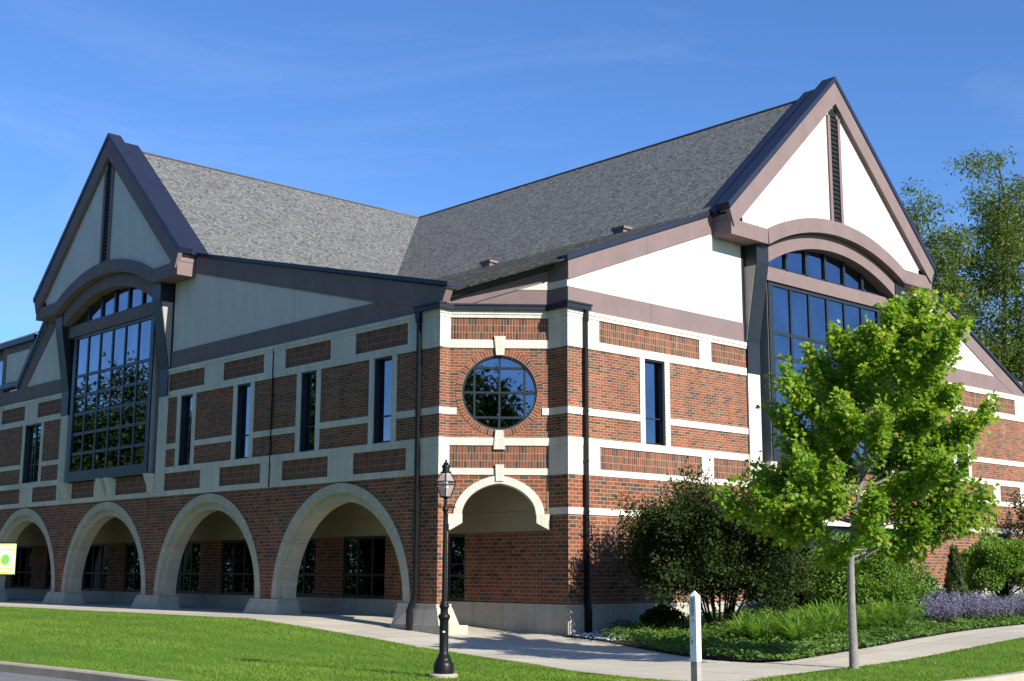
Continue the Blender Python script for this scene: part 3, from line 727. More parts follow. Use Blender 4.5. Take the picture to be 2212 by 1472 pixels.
# --- upper stucco walls with mauve base band and sloped rake fascias
def upper_wall(F, white, base, rakes, caps):
    MB().prism(F, white, -.3, 0).build('stucco_wall', 'stucco', BLD)
    for a, b in base:
        MB().box(F, a, b, Z['c1'], 9.06, -.2, .025).build('mauve_band', 'mauve_stucco', BLD)
    for r_ in rakes: MB().prism(F, r_, -.2, .035).build('rake_fascia', 'mauve_stucco', BLD)
    for r_ in caps: MB().prism(F, r_, -.3, .10).build('rake_cap', 'blue_roof_metal', BLD)
upper_wall(FA, [(-16.85,8.47),(-2.38,8.47),(-2.38,9.0),(-15.40,12.1),(-16.85,12.1)], [(-16.72,-2.38)],
           [[(-16.72,12.22),(-16.72,11.70),(-15.57,11.65),(-4.93,9.0),(-2.38,8.50),(-2.355,8.50),(-2.10,9.0),(-15.38,12.19)]],
           [[(-15.5,12.22),(-15.5,12.34),(-2.0,9.14),(-2.0,9.02)]])
upper_wall(FA, [(-25.25,8.47),(-25.25,12.2),(-26.9,11.7),(-29.5,9.0),(-29.5,8.47)], [(-31.3,-25.36)],
           [[(-26.2,11.46),(-28.87,9.06),(-29.5,9.06),(-26.95,11.80),(-26.2,11.80)]],
           [[(-26.9,11.95),(-27.05,12.05),(-29.80,9.18),(-29.72,9.06)]])
upper_wall(FB, [(2.32,8.47),(9.89,8.47),(9.89,12.1),(8.3,12.1),(2.32,9.75)], [(2.32,9.80)],
           [[(2.32,9.24),(8.36,11.57),(9.85,11.68),(9.85,12.2),(8.2,12.10),(2.32,9.78)]],
           [[(2.23,9.74),(8.3,12.10),(8.3,12.24),(2.23,9.88)]])
upper_wall(FB, [(18.37,8.47),(28.0,8.47),(20.3,12.0),(18.37,12.1)], [(18.47,27.6)],
           [[(18.47,11.7),(20.0,11.55),(25.6,9.0),(26.9,8.48),(28.0,8.48),(20.9,11.84),(18.47,12.1)]],
           [[(19.8,12.30),(20.0,12.14),(28.1,8.44),(28.2,8.54)]])
# second, flatter wing at the far left of the left facade
def left_wing():
    W_ = part('left_wing', BLD)
    MB().box(FA, -31.6, -27.6, 9.2, 11.0, -.35, -.02).build('mauve_wall', 'mauve_stucco', W_)
    MB().prism(FA, [(-31.1,9.45),(-29.85,9.45),(-28.62,10.66),(-31.1,10.66)], -.1, .01).build('stucco_panel', 'stucco', W_)
    MB().prism(FA, [(-31.5,9.22),(-29.55,9.22),(-28.2,10.80),(-28.45,10.84),(-29.75,9.42),(-31.5,9.42)], -.1, .06).build('gutter', 'dark_metal', W_)
    MB().box(FA, -46.2, -28.2, 10.98, 11.2, -.4, .12).build('gutter', 'dark_metal', W_)
    MB().box(FA, -46.2, -31.6, Z['c1'], 9.3, -.4, -.1).build('mauve_wall', 'mauve_stucco', W_)
    MB().box(FA, -46.2, -31.6, 9.3, 10.98, -.5, -.2).build('mauve_wall', 'mauve_stucco', W_)
    fr = MB().box(FA, -34.4, -31.62, 9.36, 10.6, -.22, -.15).build('window', 'window_frame', W_)
    MB().box(FA, -34.3, -33.1, 9.44, 10.52, -.2, -.14).box(FA, -33.0, -31.7, 9.44, 10.52, -.2, -.14).build('pane', 'pane_glass', fr)
    mb = MB(); mb.face([(-46.2,-.1,11.2),(-27.4,-.1,11.2),(-25.0,6,14.0),(-46.2,6,14.0)], [(0,0),(10,0),(13,7),(0,7)]); mb.build('roof', 'shingles', W_)
left_wing()
def joints():
    for F, u0, z0, z1, d in ((FA,-10.29,4.16,8.47,.0),(FA,-17.45,.88,4.9,.0),(FA,-10.29,.88,4.16,.0)):
        MB().box(F, u0-.0035, u0+.0035, z0, z1, -.02, .067 if z1 > 8 else .045 if z0 > 1 else .004).build('control_joint', 'near_black', BLD)
    for F, u0 in ((FA,-9.3),(FB,5.6),(FA,-4.9),(FA,-13.6),(FB,21.6)):
        MB().box(F, u0-.0035, u0+.0035, 8.48, 9.058, -.02, .0275).build('control_joint', 'near_black', BLD)
    for F, u0, z1 in ((FA,-9.3,10.1),): MB().box(F, u0-.0035, u0+.0035, 9.06, z1, -.02, .0025).build('control_joint', 'near_black', BLD)
    for F, u0, zt, s_ in ((FA,-9.3,10.62,.2386),(FB,5.45,11.0,.39)):
        MB().box(F, u0-.0035, u0+.0035, zt-.53, zt+.02, -.02, .038).build('control_joint', 'near_black', BLD)
joints()
# --- main roofs
def roofs():
    def slope(name, pts, mat, horiz, th=.12):
        P = [Vector(p) for p in pts]; h = Vector(horiz); nrm = (P[1]-P[0]).cross(P[2]-P[0]).normalized()
        if nrm.z < 0: nrm = -nrm
        v = nrm.cross(h)
        mb = MB(); uv = [(p.dot(h), p.dot(v)) for p in P]; mb.face(P, uv); Q = [p-nrm*th for p in P]; mb.face(Q[::-1], uv[::-1])
        for i in range(len(P)):
            j = (i+1) % len(P); mb.face([P[i], P[j], Q[j], Q[i]], [uv[i], uv[j], uv[j], uv[i]])
        return mb.build(name, mat, BLD)
    rz, kz, kx, ky = 17.36, 12.30, -15.45, 8.38
    slope('roof_slope', [(GA,-.2,rz),(GA,GB,rz),(kx,ky,kz),(kx,-.05,kz)], 'shingles', (0,1,0))
    slope('roof_slope', [(.2,GB,rz),(GA,GB,rz),(kx,ky,kz),(.02,ky,kz)], 'shingles', (1,0,0))
    slope('roof_slope', [(kx,.0,kz),(kx,ky,kz),(-2.2,.0,9.06)], 'shingles', (0,1,0))
    slope('roof_slope', [(kx,ky,kz),(.02,ky,kz),(.02,2.25,9.80),(-2.3,.02,8.90)], 'shingles_dark', (1,0,0), .04)
    slope('roof_slope', [(GA,-.2,rz),(GA,40,rz),(-29.75,40,9.08),(-29.75,-.05,9.08)], 'shingles', (0,1,0))
    slope('roof_slope', [(.2,GB,rz),(GA,GB,rz),(GA-3,19.9,kz),(.02,19.9,kz)], 'shingles', (1,0,0))
    slope('roof_slope', [(.02,19.9,kz),(GA-3,19.9,kz),(GA-3,28.3,8.45),(.02,28.3,8.45)], 'shingles', (1,0,0))
    for a, b in (((GA,-.1,rz+.01),(GA,GB,rz+.01)), ((0,GB,rz+.01),(GA,GB,rz+.01))):
        MB().tube([a, b], .05, 8).build('ridge_cap', 'shingles', BLD)
    # small roof vents near the kink
    for x, y, z in ((-9.72, 8.2, 12.27), (-3.44, 8.2, 12.27)):
        v = MB().box(lambda u, zz, d: (x+u, y-d, z+zz), -.28, .28, .04, .13, -.25, .15).box(lambda u, zz, d: (x+u, y-d, z+zz), -.22, .22, -.15, .04, -.2, .12)
        v.build('roof_vent', 'mauve_stucco', BLD)
roofs()
# upper part of the chamfer above the gutter: wall, bands and raked gutter
def chamfer_top():
    zr = lambda u: 8.97+.306*u        # roof line along the chamfer
    MB().prism(FD, [(0,8.47),(LD,8.47),(LD,zr(LD)-.02),(0,zr(0)-.02)], -.3, -.02).build('mauve_wall', 'mauve_stucco', BLD)
    MB().prism(FD, [(1.75,9.06),(LD,9.06),(LD,9.31)], -.1, -.008).build('stucco_panel', 'stucco', BLD)
    MB().prism(FD, [(.62,8.70),(.62,8.688),(LD,9.30),(LD,9.312)], -.1, -.004).build('joint', 'near_black', BLD)
    # pier ends above the gutter
    MB().prism(FRB, [(-.68,8.47),(-.005,8.47),(-.005,9.80),(-.68,9.80)], -.3, .003).build('mauve_wall', 'mauve_stucco', BLD)
    MB().box(FRB, -.68, -.005, 9.06, 9.25, -.1, .008).build('stucco_panel', 'stucco', BLD)
    MB().box(FRA, .005, .34, 8.47, 8.9, -.3, .003).build('mauve_wall', 'mauve_stucco', BLD)
    g = MB()
    prof = [(-.06,-.18),(.13,-.18),(.17,-.05),(.17,.02),(-.06,.02)]
    a, b = -.35, LD+.45
    for i in range(len(prof)):
        (da, za), (db, zb) = prof[i], prof[(i+1) % len(prof)]
        g.face([FD(a, zr(a)+za, da), FD(b, zr(b)+za, da), FD(b, zr(b)+zb, db), FD(a, zr(a)+zb, db)], [(0,0),(2,0),(2,1),(0,1)])
    for u in (a, b): g.face([FD(u, zr(u)+z, d) for d, z in prof], [(d, z) for d, z in prof])
    g.build('gutter', 'dark_metal', BLD)
    # lower gutter wrapping the corner bay
    z0, z1, d = 8.474, 8.63, .17
    g = MB()
    g.box(FA, -3.28, -2.38+d, z0, z1, -.05, d); g.box(FRA, 0, .34, z0, z1-.001, -.02, d-.001)
    g.box(FD, -.05, LD+.02, z0, z1-.002, -.05, d*.8); g.box(FRB, -.68, 0, z0, z1-.003, -.02, d-.001); g.box(FB, 2.32-d, 3.05, z0, z1, -.05, d)
    g.box(FA, -3.31, -2.38+d+.02, z1-.035, z1+.012, -.05, d+.025); g.box(FD, -.05, LD+.02, z1-.036, z1+.010, -.05, d*.8+.025); g.box(FB, 2.32-d-.02, 3.08, z1-.035, z1+.012, -.05, d+.025)
    g.build('gutter', 'dark_metal', BLD)
    # downspouts
    for F, u, s_ in ((FA, -3.16, -1), (FB, 2.90, 1)):
        q = MB()
        hd = [(u-.13, 8.60), (u+.13, 8.60), (u+.055, 8.18), (u-.055, 8.18)] if F is FA else [(u-.06, 8.60), (u+.06, 8.60), (u+.05, 8.18), (u-.05, 8.18)]
        q.prism(F, hd, .02, .16)
        q.box(F, u-.052, u+.052, 1.02, 8.2, .03, .13)
        for zz in (1.9, 3.2, 4.5, 5.8, 7.1): q.box(F, u-.066, u+.066, zz, zz+.035, .02, .138)
        bt = .30 if F is FA else .12
        P0 = [(u-.055, .03), (u+.055, .03), (u+.055, .13), (u-.055, .13)]
        dz = (.06, .19) if F is FB else (.20, .31); zb = .12 if F is FA else -.02
        lev = [(1.04, .03, .13), (.72, dz[0], dz[1]), (zb, dz[0]+.0, dz[1]+.0)]
        w0 = .07
        for (za, a0, a1), (zb_, b0, b1) in zip(lev, lev[1:]):
            A_ = [F(u-w0, za, a0), F(u+w0, za, a0), F(u+w0, za, a1), F(u-w0, za, a1)]; B_ = [F(u-w0, zb_, b0), F(u+w0, zb_, b0), F(u+w0, zb_, b1), F(u-w0, zb_, b1)]
            for i in range(4):
                j = (i+1) % 4; q.face([A_[i], A_[j], B_[j], B_[i]], [(0,0),(1,0),(1,1),(0,1)])
            q.face(A_, [(0,0)]*4); q.face(B_, [(0,0)]*4)
        q.build('downspout', 'black_metal', BLD)
chamfer_top()
# body closing the sides and the back
MB().box(lambda u, z, d: (u, d, z), -40, -.75, -.2, 8.4, 3.0, 28.2).build('inner_wall', 'brick_big', BLD)
MB().box(lambda u, z, d: (u, d, z), -30, -.5, 8.4, 12.0, 20.0, 20.2).build('inner_wall', 'stucco', BLD)
MB().box(FA, -46.2, -2.9, 4.14, 8.4, -.9, -.8).build('inner_wall', 'near_black', BLD)

# ------------------------------------------------------------------ far building at the left edge
def far_gable():
    t = thing('far_building', 'distant building with a grey shingled gable roof at the far left edge', 'building', (-52, 14, 0))
    F = lambda u, z, d: (u, -d, z)
    MB().prism(F, [(-6,0),(6,0),(6,9),(0,19.4),(-6,9)], -12, 0).build('wall', 'stucco', t)
    for s_ in (-1, 1):
        mb = MB(); a, b, c, e = F(0,19.7,.4), F(s_*6.6,8.3,.4), F(s_*6.6,8.3,-13), F(0,19.7,-13)
        mb.face([a,b,c,e], [(0,0),(0,12),(13,12),(13,0)]); q = [(x, y, z_-.2) for x, y, z_ in (a,b,c,e)]; mb.face(q[::-1], [(0,0),(0,12),(13,12),(13,0)])
        mb.face([a, b, q[1], q[0]], [(0,0),(12,0),(12,.2),(0,.2)])
        mb.build('roof', 'shingles', t)
far_gable()

# ------------------------------------------------------------------ leaf meshes (many small leaf-sized faces, one mesh per crown)
SHAPES = {
 'maple': np.array([(0,0),(.18,.30),(.05,.62),(.34,.50),(.50,.85),(.62,.42),(1.0,0),(.62,-.42),(.50,-.85),(.34,-.50),(.05,-.62),(.18,-.30)])*np.array([1,.62]),
 'oval': np.array([(0,0),(.3,.26),(.65,.24),(1,0),(.65,-.24),(.3,-.26)]),
 'spray': np.array([(0,0),(.25,.16),(.7,.15),(1,0),(.7,-.15),(.25,-.16)]),
 'quad': np.array([(0,0),(.5,.5),(1,0),(.5,-.5)]),
}
def unit(v): return v/np.maximum(np.linalg.norm(v, axis=1, keepdims=True), 1e-9)
def leaf_mesh(name, mat, P, D, Nn, size, tint, shape='oval', parent=None, fold=.18, droop=.15):
    """P position, D direction, Nn rough normal, one n-gon leaf each"""
    T = SHAPES[shape]; n, k = len(P), len(T)
    D = unit(D); B = unit(np.cross(Nn, D)); Nn = np.cross(D, B)
    x, y = T[:,0], T[:,1]
    V = P[:,None,:]+size[:,None,None]*(D[:,None,:]*x[None,:,None]+B[:,None,:]*y[None,:,None]+Nn[:,None,:]*(fold*np.abs(y)-droop*x**2)[None,:,None])
    me = bpy.data.meshes.new(name); me.vertices.add(n*k); me.vertices.foreach_set('co', V.astype(np.float32).ravel())
    me.loops.add(n*k); me.loops.foreach_set('vertex_index', np.arange(n*k, dtype=np.int32))
    me.polygons.add(n); me.polygons.foreach_set('loop_start', np.arange(0, n*k, k, dtype=np.int32)); me.polygons.foreach_set('loop_total', np.full(n, k, dtype=np.int32))
    at = me.attributes.new('tint', 'FLOAT', 'FACE'); at.data.foreach_set('value', np.clip(tint, 0, 1).astype(np.float32))
    me.materials.append(MAT[mat]); me.update(); me.validate()
    o = bpy.data.objects.new(name, me); COL.objects.link(o)
    if parent is not None: o.parent = parent
    return o
def rnd(n, s=1.0): return rng.normal(0, s, (n, 3))
def curve_pts(a, d, L_, up=.3, n=6, wob=.05):
    """a bending branch from a, initial direction d, turning upward"""
    pts = [np.array(a, float)]; d = np.array(d, float); d /= np.linalg.norm(d)
    for i in range(n):
        d = d+np.array([0,0,up/n])+rng.normal(0, wob, 3); d /= np.linalg.norm(d); pts.append(pts[-1]+d*L_/n)
    return pts
class Tree:
    def __init__(s): s.wood = MB(); s.P = []; s.D = []; s.C = []
    def branch(s, pts, r0, r1, k=7):
        s.wood.tube(pts, [r0+(r1-r0)*(i/(len(pts)-1))**.8 for i in range(len(pts))], k)
    def leaves(s, pts, f0, per_m, spread, tipc=0., bias=(0,0,.0)):
        pts = np.array(pts); seg = np.diff(pts, axis=0); ln = np.linalg.norm(seg, axis=1); tot = ln.sum(); n = max(3, int(per_m*tot*(1-f0)))
        t_ = rng.uniform(f0, 1.0, n)**.85; cum = np.r_[0, np.cumsum(ln)]/tot
        p = np.stack([np.interp(t_, cum, pts[:,i]) for i in range(3)], 1)
        off = rnd(n, spread); s.P.append(p+off+np.array(bias)); dirn = unit(seg[-1:])
        s.D.append(unit(off)*.9+dirn*.7); s.C.append(np.clip(t_**6*tipc, 0, 1))
def maple_tree():
    base = (10.06, -.62, float(gh(10.06, -.62)))
    t = thing('maple_tree', 'young maple with bright green red-tipped leaves in the grass strip beside the street', 'tree', base)
    T = Tree()
    side = np.array([.68,.733,0])
    lead = [(0,0,-.1),(0,0,.5),(.0,.0,1.2),(.02,.01,2.1)]
    top = curve_pts((.02,.01,2.1), (.13,.14,1), 3.75, .0, 8, .02)
    T.branch(lead, .092, .062, 12); T.branch(top, .060, .012, 8); T.leaves(top, .35, 60, .16, .5)
    lz = np.array([p[2] for p in top])
    nl = 46
    for i in range(nl):
        f = i/(nl-1); z = 1.85+3.75*f**1.0; k = np.searchsorted(lz, z); k = min(k, len(top)-1)
        c = np.array(top[k]) if z > 2.1 else np.array([.02,.01,z]); c = np.array([np.interp(z, lz, [p[0] for p in top]), np.interp(z, lz, [p[1] for p in top]), z])
        az = i*2.399+rng.normal(0, .25)
        reach = np.interp(z, [1.8,2.3,3.0,3.8,4.5,5.1,5.6], [1.2,1.9,2.4,2.4,2.05,1.55,1.0])*rng.uniform(.66, 1.14)
        el = np.interp(z, [1.8,2.6,4.0,5.6], [.06,.20,.50,1.1])+rng.normal(0, .12)
        reach *= 1+.17*(math.cos(az)*.68+math.sin(az)*.733)
        d = np.array([math.cos(az), math.sin(az), el])
        b = curve_pts(c, d, reach, .45, 7, .07)
        T.branch(b, .026*max(.5, reach/2), .006, 6); T.leaves(b, .35, 120, .085, .9)
        ns = int(3+reach*3.7)
        for j in range(ns):
            q = b[1+int(rng.integers(0, 5))] if j < ns-2 else b[-2]
            q = np.array(b[2])+(np.array(b[-1])-np.array(b[2]))*rng.uniform(0, 1)
            d2 = d*np.array([1,1,.5])+rnd(1, .62)[0]+np.array([0,0,.35]); L2 = reach*rng.uniform(.18, .40)
            sb = curve_pts(q, d2, L2, .5, 4, .08); T.branch(sb, .010, .003, 4); T.leaves(sb, .05, 215, .058, 1.0)
    for (azd, z, L_) in ((4.02, 2.15, 2.35), (3.8, 2.6, 1.9), (.85, 1.95, 2.7), (.7, 2.6, 2.7), (.95, 3.2, 2.75)):
        d = np.array([math.cos(azd), math.sin(azd), .26]); b = curve_pts((.02,.01,z), d, L_, .18, 8, .05); T.branch(b, .026, .006, 6); T.leaves(b, .3, 110, .13, .8)
        for j in range(13):
            k = int(rng.integers(3, 8)); sb = curve_pts(b[k], d*.8+rnd(1, .6)[0]+np.array([0,0,.15]), rng.uniform(.4, .8), .3, 4, .08); T.branch(sb, .009, .003, 4); T.leaves(sb, .05, 125, .095, .9)
    P = np.concatenate(T.P); D = np.concatenate(T.D); C = np.concatenate(T.C)
    keep = P[:,2] > 1.55+rng.uniform(0, .3, len(P)); P, D, C = P[keep], D[keep], C[keep]
    n = len(P); Nn = unit(rnd(n, .5)+np.array([.38,-.3,.7])); D = D+np.array([0,0,-.55])+rnd(n, .35)
    tint = np.clip(rng.normal(.30, .15, n)+.28*C+.06*(P[:,2]-4), 0, .82); red = rng.random(n) < C*.16; tint[red] = rng.uniform(.88, 1.0, red.sum())
    leaf_mesh('crown', 'maple_leaf', P, D, Nn, rng.uniform(.068, .112, n), tint, 'maple', t, .2, .2)
    T.wood.build('trunk', 'bark_grey', t, smooth=True)
maple_tree()

def multi_stem_shrub(name, label, loc, height, radius, leafm, nstem, leafsize, per_m, mat_w='bark_dark', cat='shrub', shape='oval', lean=(0,0), f0=.30, sub=7, tintm=.4, sq=1.0):
    z0 = float(gh(loc[0], loc[1])); t = thing(name, label, cat, (loc[0], loc[1], z0)); T = Tree()
    for i in range(nstem):
        az = 2*math.pi*i/nstem+rng.normal(0, .3); rr = radius*rng.uniform(.35, 1.0)*.62
        hgt = height*rng.uniform(.72, .98)*(1-.18*(rr/radius))
        d = np.array([math.cos(az)*rr+lean[0], math.sin(az)*rr+lean[1], hgt*.8]); a = np.array([math.cos(az)*.16, math.sin(az)*.16, -.05])
        b = curve_pts(a, d, np.linalg.norm([rr, hgt*.92]), .15, 9, .06)
        T.branch(b, .032, .007, 7); T.leaves(b, .5, per_m, .16*sq, .6)
        for j in range(sub):
            f = rng.uniform(f0, .95); k = int(f*8); q = np.array(b[k])+(np.array(b[k+1])-np.array(b[k]))*(f*8-k)
            az2 = rng.uniform(0, 2*math.pi); out_ = np.array([math.cos(az2), math.sin(az2), rng.uniform(.15, .8)])+np.array([math.cos(az), math.sin(az), 0])*.6
            L2 = radius*rng.uniform(.30, .72)*(1.1-.55*f); sb = curve_pts(q, out_, L2, .1, 5, .1); T.branch(sb, .012, .004, 5); T.leaves(sb, .15, per_m, .13*sq, .8)
            for k2 in range(3):
                q2 = np.array(sb[2+int(rng.integers(0, 4))]); s3 = curve_pts(q2, out_+rnd(1, .7)[0], L2*.5, .1, 3, .1); T.branch(s3, .005, .002, 4); T.leaves(s3, .1, per_m, .10*sq, 1)
    P = np.concatenate(T.P); D = np.concatenate(T.D); C = np.concatenate(T.C); n = len(P)
    P[:,2] = np.maximum(P[:,2], .08)
    Nn = unit(rnd(n, .6)+np.array([.2,-.1,.8])); D = D+np.array([0,0,-.3])+rnd(n, .4)
    tint = np.clip(rng.normal(tintm, .18, n)+C*.25, 0, 1)
    leaf_mesh('foliage', leafm, P, D, Nn, rng.uniform(.7, 1.3, n)*leafsize, tint, shape, t)
    T.wood.build('stem', mat_w, t, smooth=True)
    return t
multi_stem_shrub('tall_shrub', 'tall dark multi-stemmed shrub in front of the right brick wall behind the street name post', (3.15, 4.35), 4.75, 2.6, 'dark_shrub_leaf', 16, .08, 130, f0=.26, sub=14)

def mound_shrub(name, label, loc, rx, ry, rz, leafm, n, size, zc=None, cat='shrub', lobes=26, shape='oval', group=None, tintm=.42, bot=.12):
    """a dense leafy mound: overlapping leaf clumps on twigs, shell plus interior"""
    z0 = float(gh(loc[0], loc[1])); t = thing(name, label, cat, (loc[0], loc[1], z0), group); zc = rz*.74 if zc is None else zc
    wood = MB(); P = []; Dd = []
    dirs = unit(rnd(lobes)); dirs[:,2] = np.where(dirs[:,2] < -.6, -dirs[:,2], dirs[:,2])
    for d in dirs:
        c = d*np.array([rx, ry, rz])*rng.uniform(.58, .86)+np.array([0, 0, zc]); r_ = min(rx, rz)*rng.uniform(.24, .42); k = n//lobes
        u = unit(rnd(k)); rad = r_*rng.uniform(.25, 1.0, k)**.45
        p = c+u*rad[:,None]*np.array([1.05,1.05,.9]); P.append(p); Dd.append(u+d*.6)
        wood.tube([(0,0,-.03), tuple(np.array([c[0]*.35, c[1]*.35, c[2]*.5])), tuple(c)], [.022, .013, .005], 5)
    P = np.concatenate(P); Dd = np.concatenate(Dd); k = len(P)
    ok = P[:,2] > bot*rng.uniform(.3, 1, k); P, Dd = P[ok], Dd[ok]; k = len(P)
    leaf_mesh('foliage', leafm, P, Dd+rnd(k, .45), unit(rnd(k, .55)+np.array([.6,-.3,.45])), rng.uniform(.7, 1.3, k)*size, np.clip(rng.normal(tintm, .2, k), 0, 1), shape, t)
    wood.build('stem', 'bark_dark', t)
    return t
mound_shrub('round_shrub', 'large rounded bright green shrub just behind the maple trunk', (3.3, 10.6), 1.75, 1.65, 1.32, 'shrub_leaf', 30000, .08, lobes=70)
mound_shrub('round_shrub', 'rounded bright green shrub at the right edge of the photo beside the small conical evergreen', (2.7, 19.6), 1.5, 1.45, 1.12, 'shrub_leaf', 24000, .085, zc=1.05, lobes=60)
mound_shrub('low_shrub', 'low dark shrub against the stone plinth beside the right downspout', (1.75, 4.0), .62, .6, .38, 'dark_shrub_leaf', 2600, .07, lobes=14)
for i, (x, y) in enumerate(((1.7, 13.6), (1.6, 15.0), (1.7, 16.3))):
    mound_shrub('hedge_shrub', 'low dark hedge shrub between the catmint and the right brick wall', (x, y), .95, .95, .42, 'dark_shrub_leaf', 2600, .08, lobes=14, group='low dark hedge shrubs along the right wall')
def cone_evergreen():
    loc = (2.3, 17.4); t = thing('conical_evergreen', 'small narrow conical evergreen left of the right-edge round shrub', 'shrub', (*loc, float(gh(*loc))))
    n = 4200; z = rng.uniform(0, 1, n)**1.2; a = rng.uniform(0, 2*math.pi, n); r_ = .42*(1-z*.93)**.75*rng.uniform(.5, 1, n)**.4*(1+.18*np.sin(a*5+z*9))
    P = np.c_[r_*np.cos(a), r_*np.sin(a), .12+z*1.75]; D = np.c_[np.cos(a)*.4, np.sin(a)*.4, np.full(n, 1.)]+rnd(n, .3)
    leaf_mesh('foliage', 'evergreen', P, D, np.c_[np.cos(a), np.sin(a), np.zeros(n)]+rnd(n, .3), rng.uniform(.07, .13, n), rng.normal(.45, .2, n), 'spray', t)
    MB().tube([(0,0,-.05),(0,0,1.5)], [.04, .01], 6).build('trunk', 'bark_dark', t)
cone_evergreen()
def edge_tree():
    loc = (1.9, 25.2); t = thing('small_tree', 'dark leafy tree cut off by the right edge of the photo above the round shrub', 'tree', (*loc, float(gh(*loc)))); T = Tree()
    T.branch([(0,0,-.1),(0,0,1.0),(.05,0,2.4)], .08, .05, 8)
    for i in range(16):
        az = i*2.4; b = curve_pts((.03,0,1.4+i*.09), (math.cos(az), math.sin(az), .6), 1.5, .3, 6, .08); T.branch(b, .025, .006, 5); T.leaves(b, .25, 120, .16)
        for j in range(5):
            sb = curve_pts(b[2+j%4], np.array([math.cos(az), math.sin(az), .4])+rnd(1, .6)[0], .6, .2, 4, .1); T.branch(sb, .008, .003, 4); T.leaves(sb, .1, 130, .12)
    P = np.concatenate(T.P); D = np.concatenate(T.D); n = len(P)
    leaf_mesh('crown', 'dark_shrub_leaf', P, D+rnd(n, .3), unit(rnd(n, .6)+np.array([0,0,.8])), rng.uniform(.08, .13, n), rng.normal(.5, .2, n), 'oval', t); T.wood.build('trunk', 'bark_dark', t, smooth=True)
edge_tree()

# ------------------------------------------------------------------ herbaceous planting
def in_bed(x, y):
    be = np.array(BED_EDGE); yy = be[:,1]; k = len(be)//3
    edge = np.where(y > -.3, np.interp(y, [-.3, 1, 4, 70], [8.25, 8.1, 8.0, 8.0]), 7.9)
    front = np.interp(x, [1.0,1.96,4,5.98,7.2,8.0,8.3], [1.95,1.58,.55,-.39,-.85,-.85,-.3])
    return (x < edge+.11) & (y > front-.10) & (x > .15)
def cover():
    n = 130000; x = rng.uniform(.2, 8.35, n); y = rng.uniform(-.9, 26, n)
    prob = np.where(y < 11, 1.0, .30)*np.where(x > 3.5, 1, .45)*np.where((x < 1.7) & (y < 3.4), 0, 1); ok = in_bed(x, y) & (rng.random(n) < prob)
    x, y = x[ok], y[ok]; n = len(x)
    hgt = .09+.17*(np.sin(x*2.1+1.3*np.sin(y*1.7))*np.cos(y*1.9+.8*np.sin(x*1.1))*.5+.5)+.05*np.sin(x*7.1)*np.cos(y*6.3)
    edge_d = np.minimum(8.1-x, 2.0); hgt = hgt*np.clip(.5+edge_d*.5, .45, 1.25)
    P = np.c_[x, y, gh(x, y)+hgt*rng.uniform(.15, 1, n)**.6+.03]; a = rng.uniform(0, 2*math.pi, n)
    D = np.c_[np.cos(a), np.sin(a), rng.normal(.25, .35, n)]
    o = leaf_mesh('ground_cover', 'cover_leaf', P, D, unit(rnd(n, .45)+np.array([.35,-.1,.8])), rng.uniform(.05, .105, n), rng.normal(.45, .2, n)+.15*np.sin(x*1.7+y), 'oval'); tag(o, kind='stuff', label='low leafy green ground cover filling the planting bed', cat='ground cover')
cover()
def strap_clump(loc, first, label, group, h=.80, n=150, mat='strap_leaf', spread=1.0):
    mb = MB(); tints = []
    for i in range(n):
        a = rng.uniform(0, 2*math.pi); r0 = rng.uniform(0, .16); L_ = h*rng.uniform(.7, 1.25); w_ = rng.uniform(.010, .019)
        d = np.array([math.cos(a), math.sin(a), 0]); s_ = np.array([-math.sin(a), math.cos(a), 0]); out_ = rng.uniform(.35, 1.0)*spread
        pts = [d*r0*1.0+d*out_*L_*f**1.7*.9+np.array([0,0,L_*(f-.36*f*f*f*out_*1.7)]) for f in (0, .3, .55, .78, 1.0)]
        ww = [w_*.7, w_, w_*.95, w_*.7, .001]
        for k in range(4):
            mb.face([pts[k]-s_*ww[k], pts[k]+s_*ww[k], pts[k+1]+s_*ww[k+1], pts[k+1]-s_*ww[k+1]], [(0,0)]*4); tints.append(0)
        tv = rng.normal(.45, .2); tints[-4:] = [tv]*4
    me_o = mb.build('strappy_plant', mat); me = me_o.data
    at = me.attributes.new('tint', 'FLOAT', 'FACE'); at.data.foreach_set('value', np.clip(tints, 0, 1).astype(np.float32))
    me_o.location = (*loc, float(gh(*loc))+.02); tag(me_o, label, 'plant', group); return me_o
sp = None
spots = [(x+rng.uniform(-.2,.2), y+rng.uniform(-.2,.2)) for y in (2.3, 3.0, 3.7, 4.4, 5.1, 5.8, 6.5) for x in (5.3, 6.05, 6.8)]
for i, (x, y) in enumerate(spots):
    if sp is None: o = sp = strap_clump((x, y), True, 'clump of long arching bright green strap leaves left of the maple trunk', 'strappy clumps in the planting bed')
    else:
        o = sp.copy(); COL.objects.link(o); o.location = (x, y, float(gh(x, y))+.02)
    o.rotation_euler.z = rng.uniform(0, 6.28); o.scale = (rng.uniform(.9, 1.15),)*3
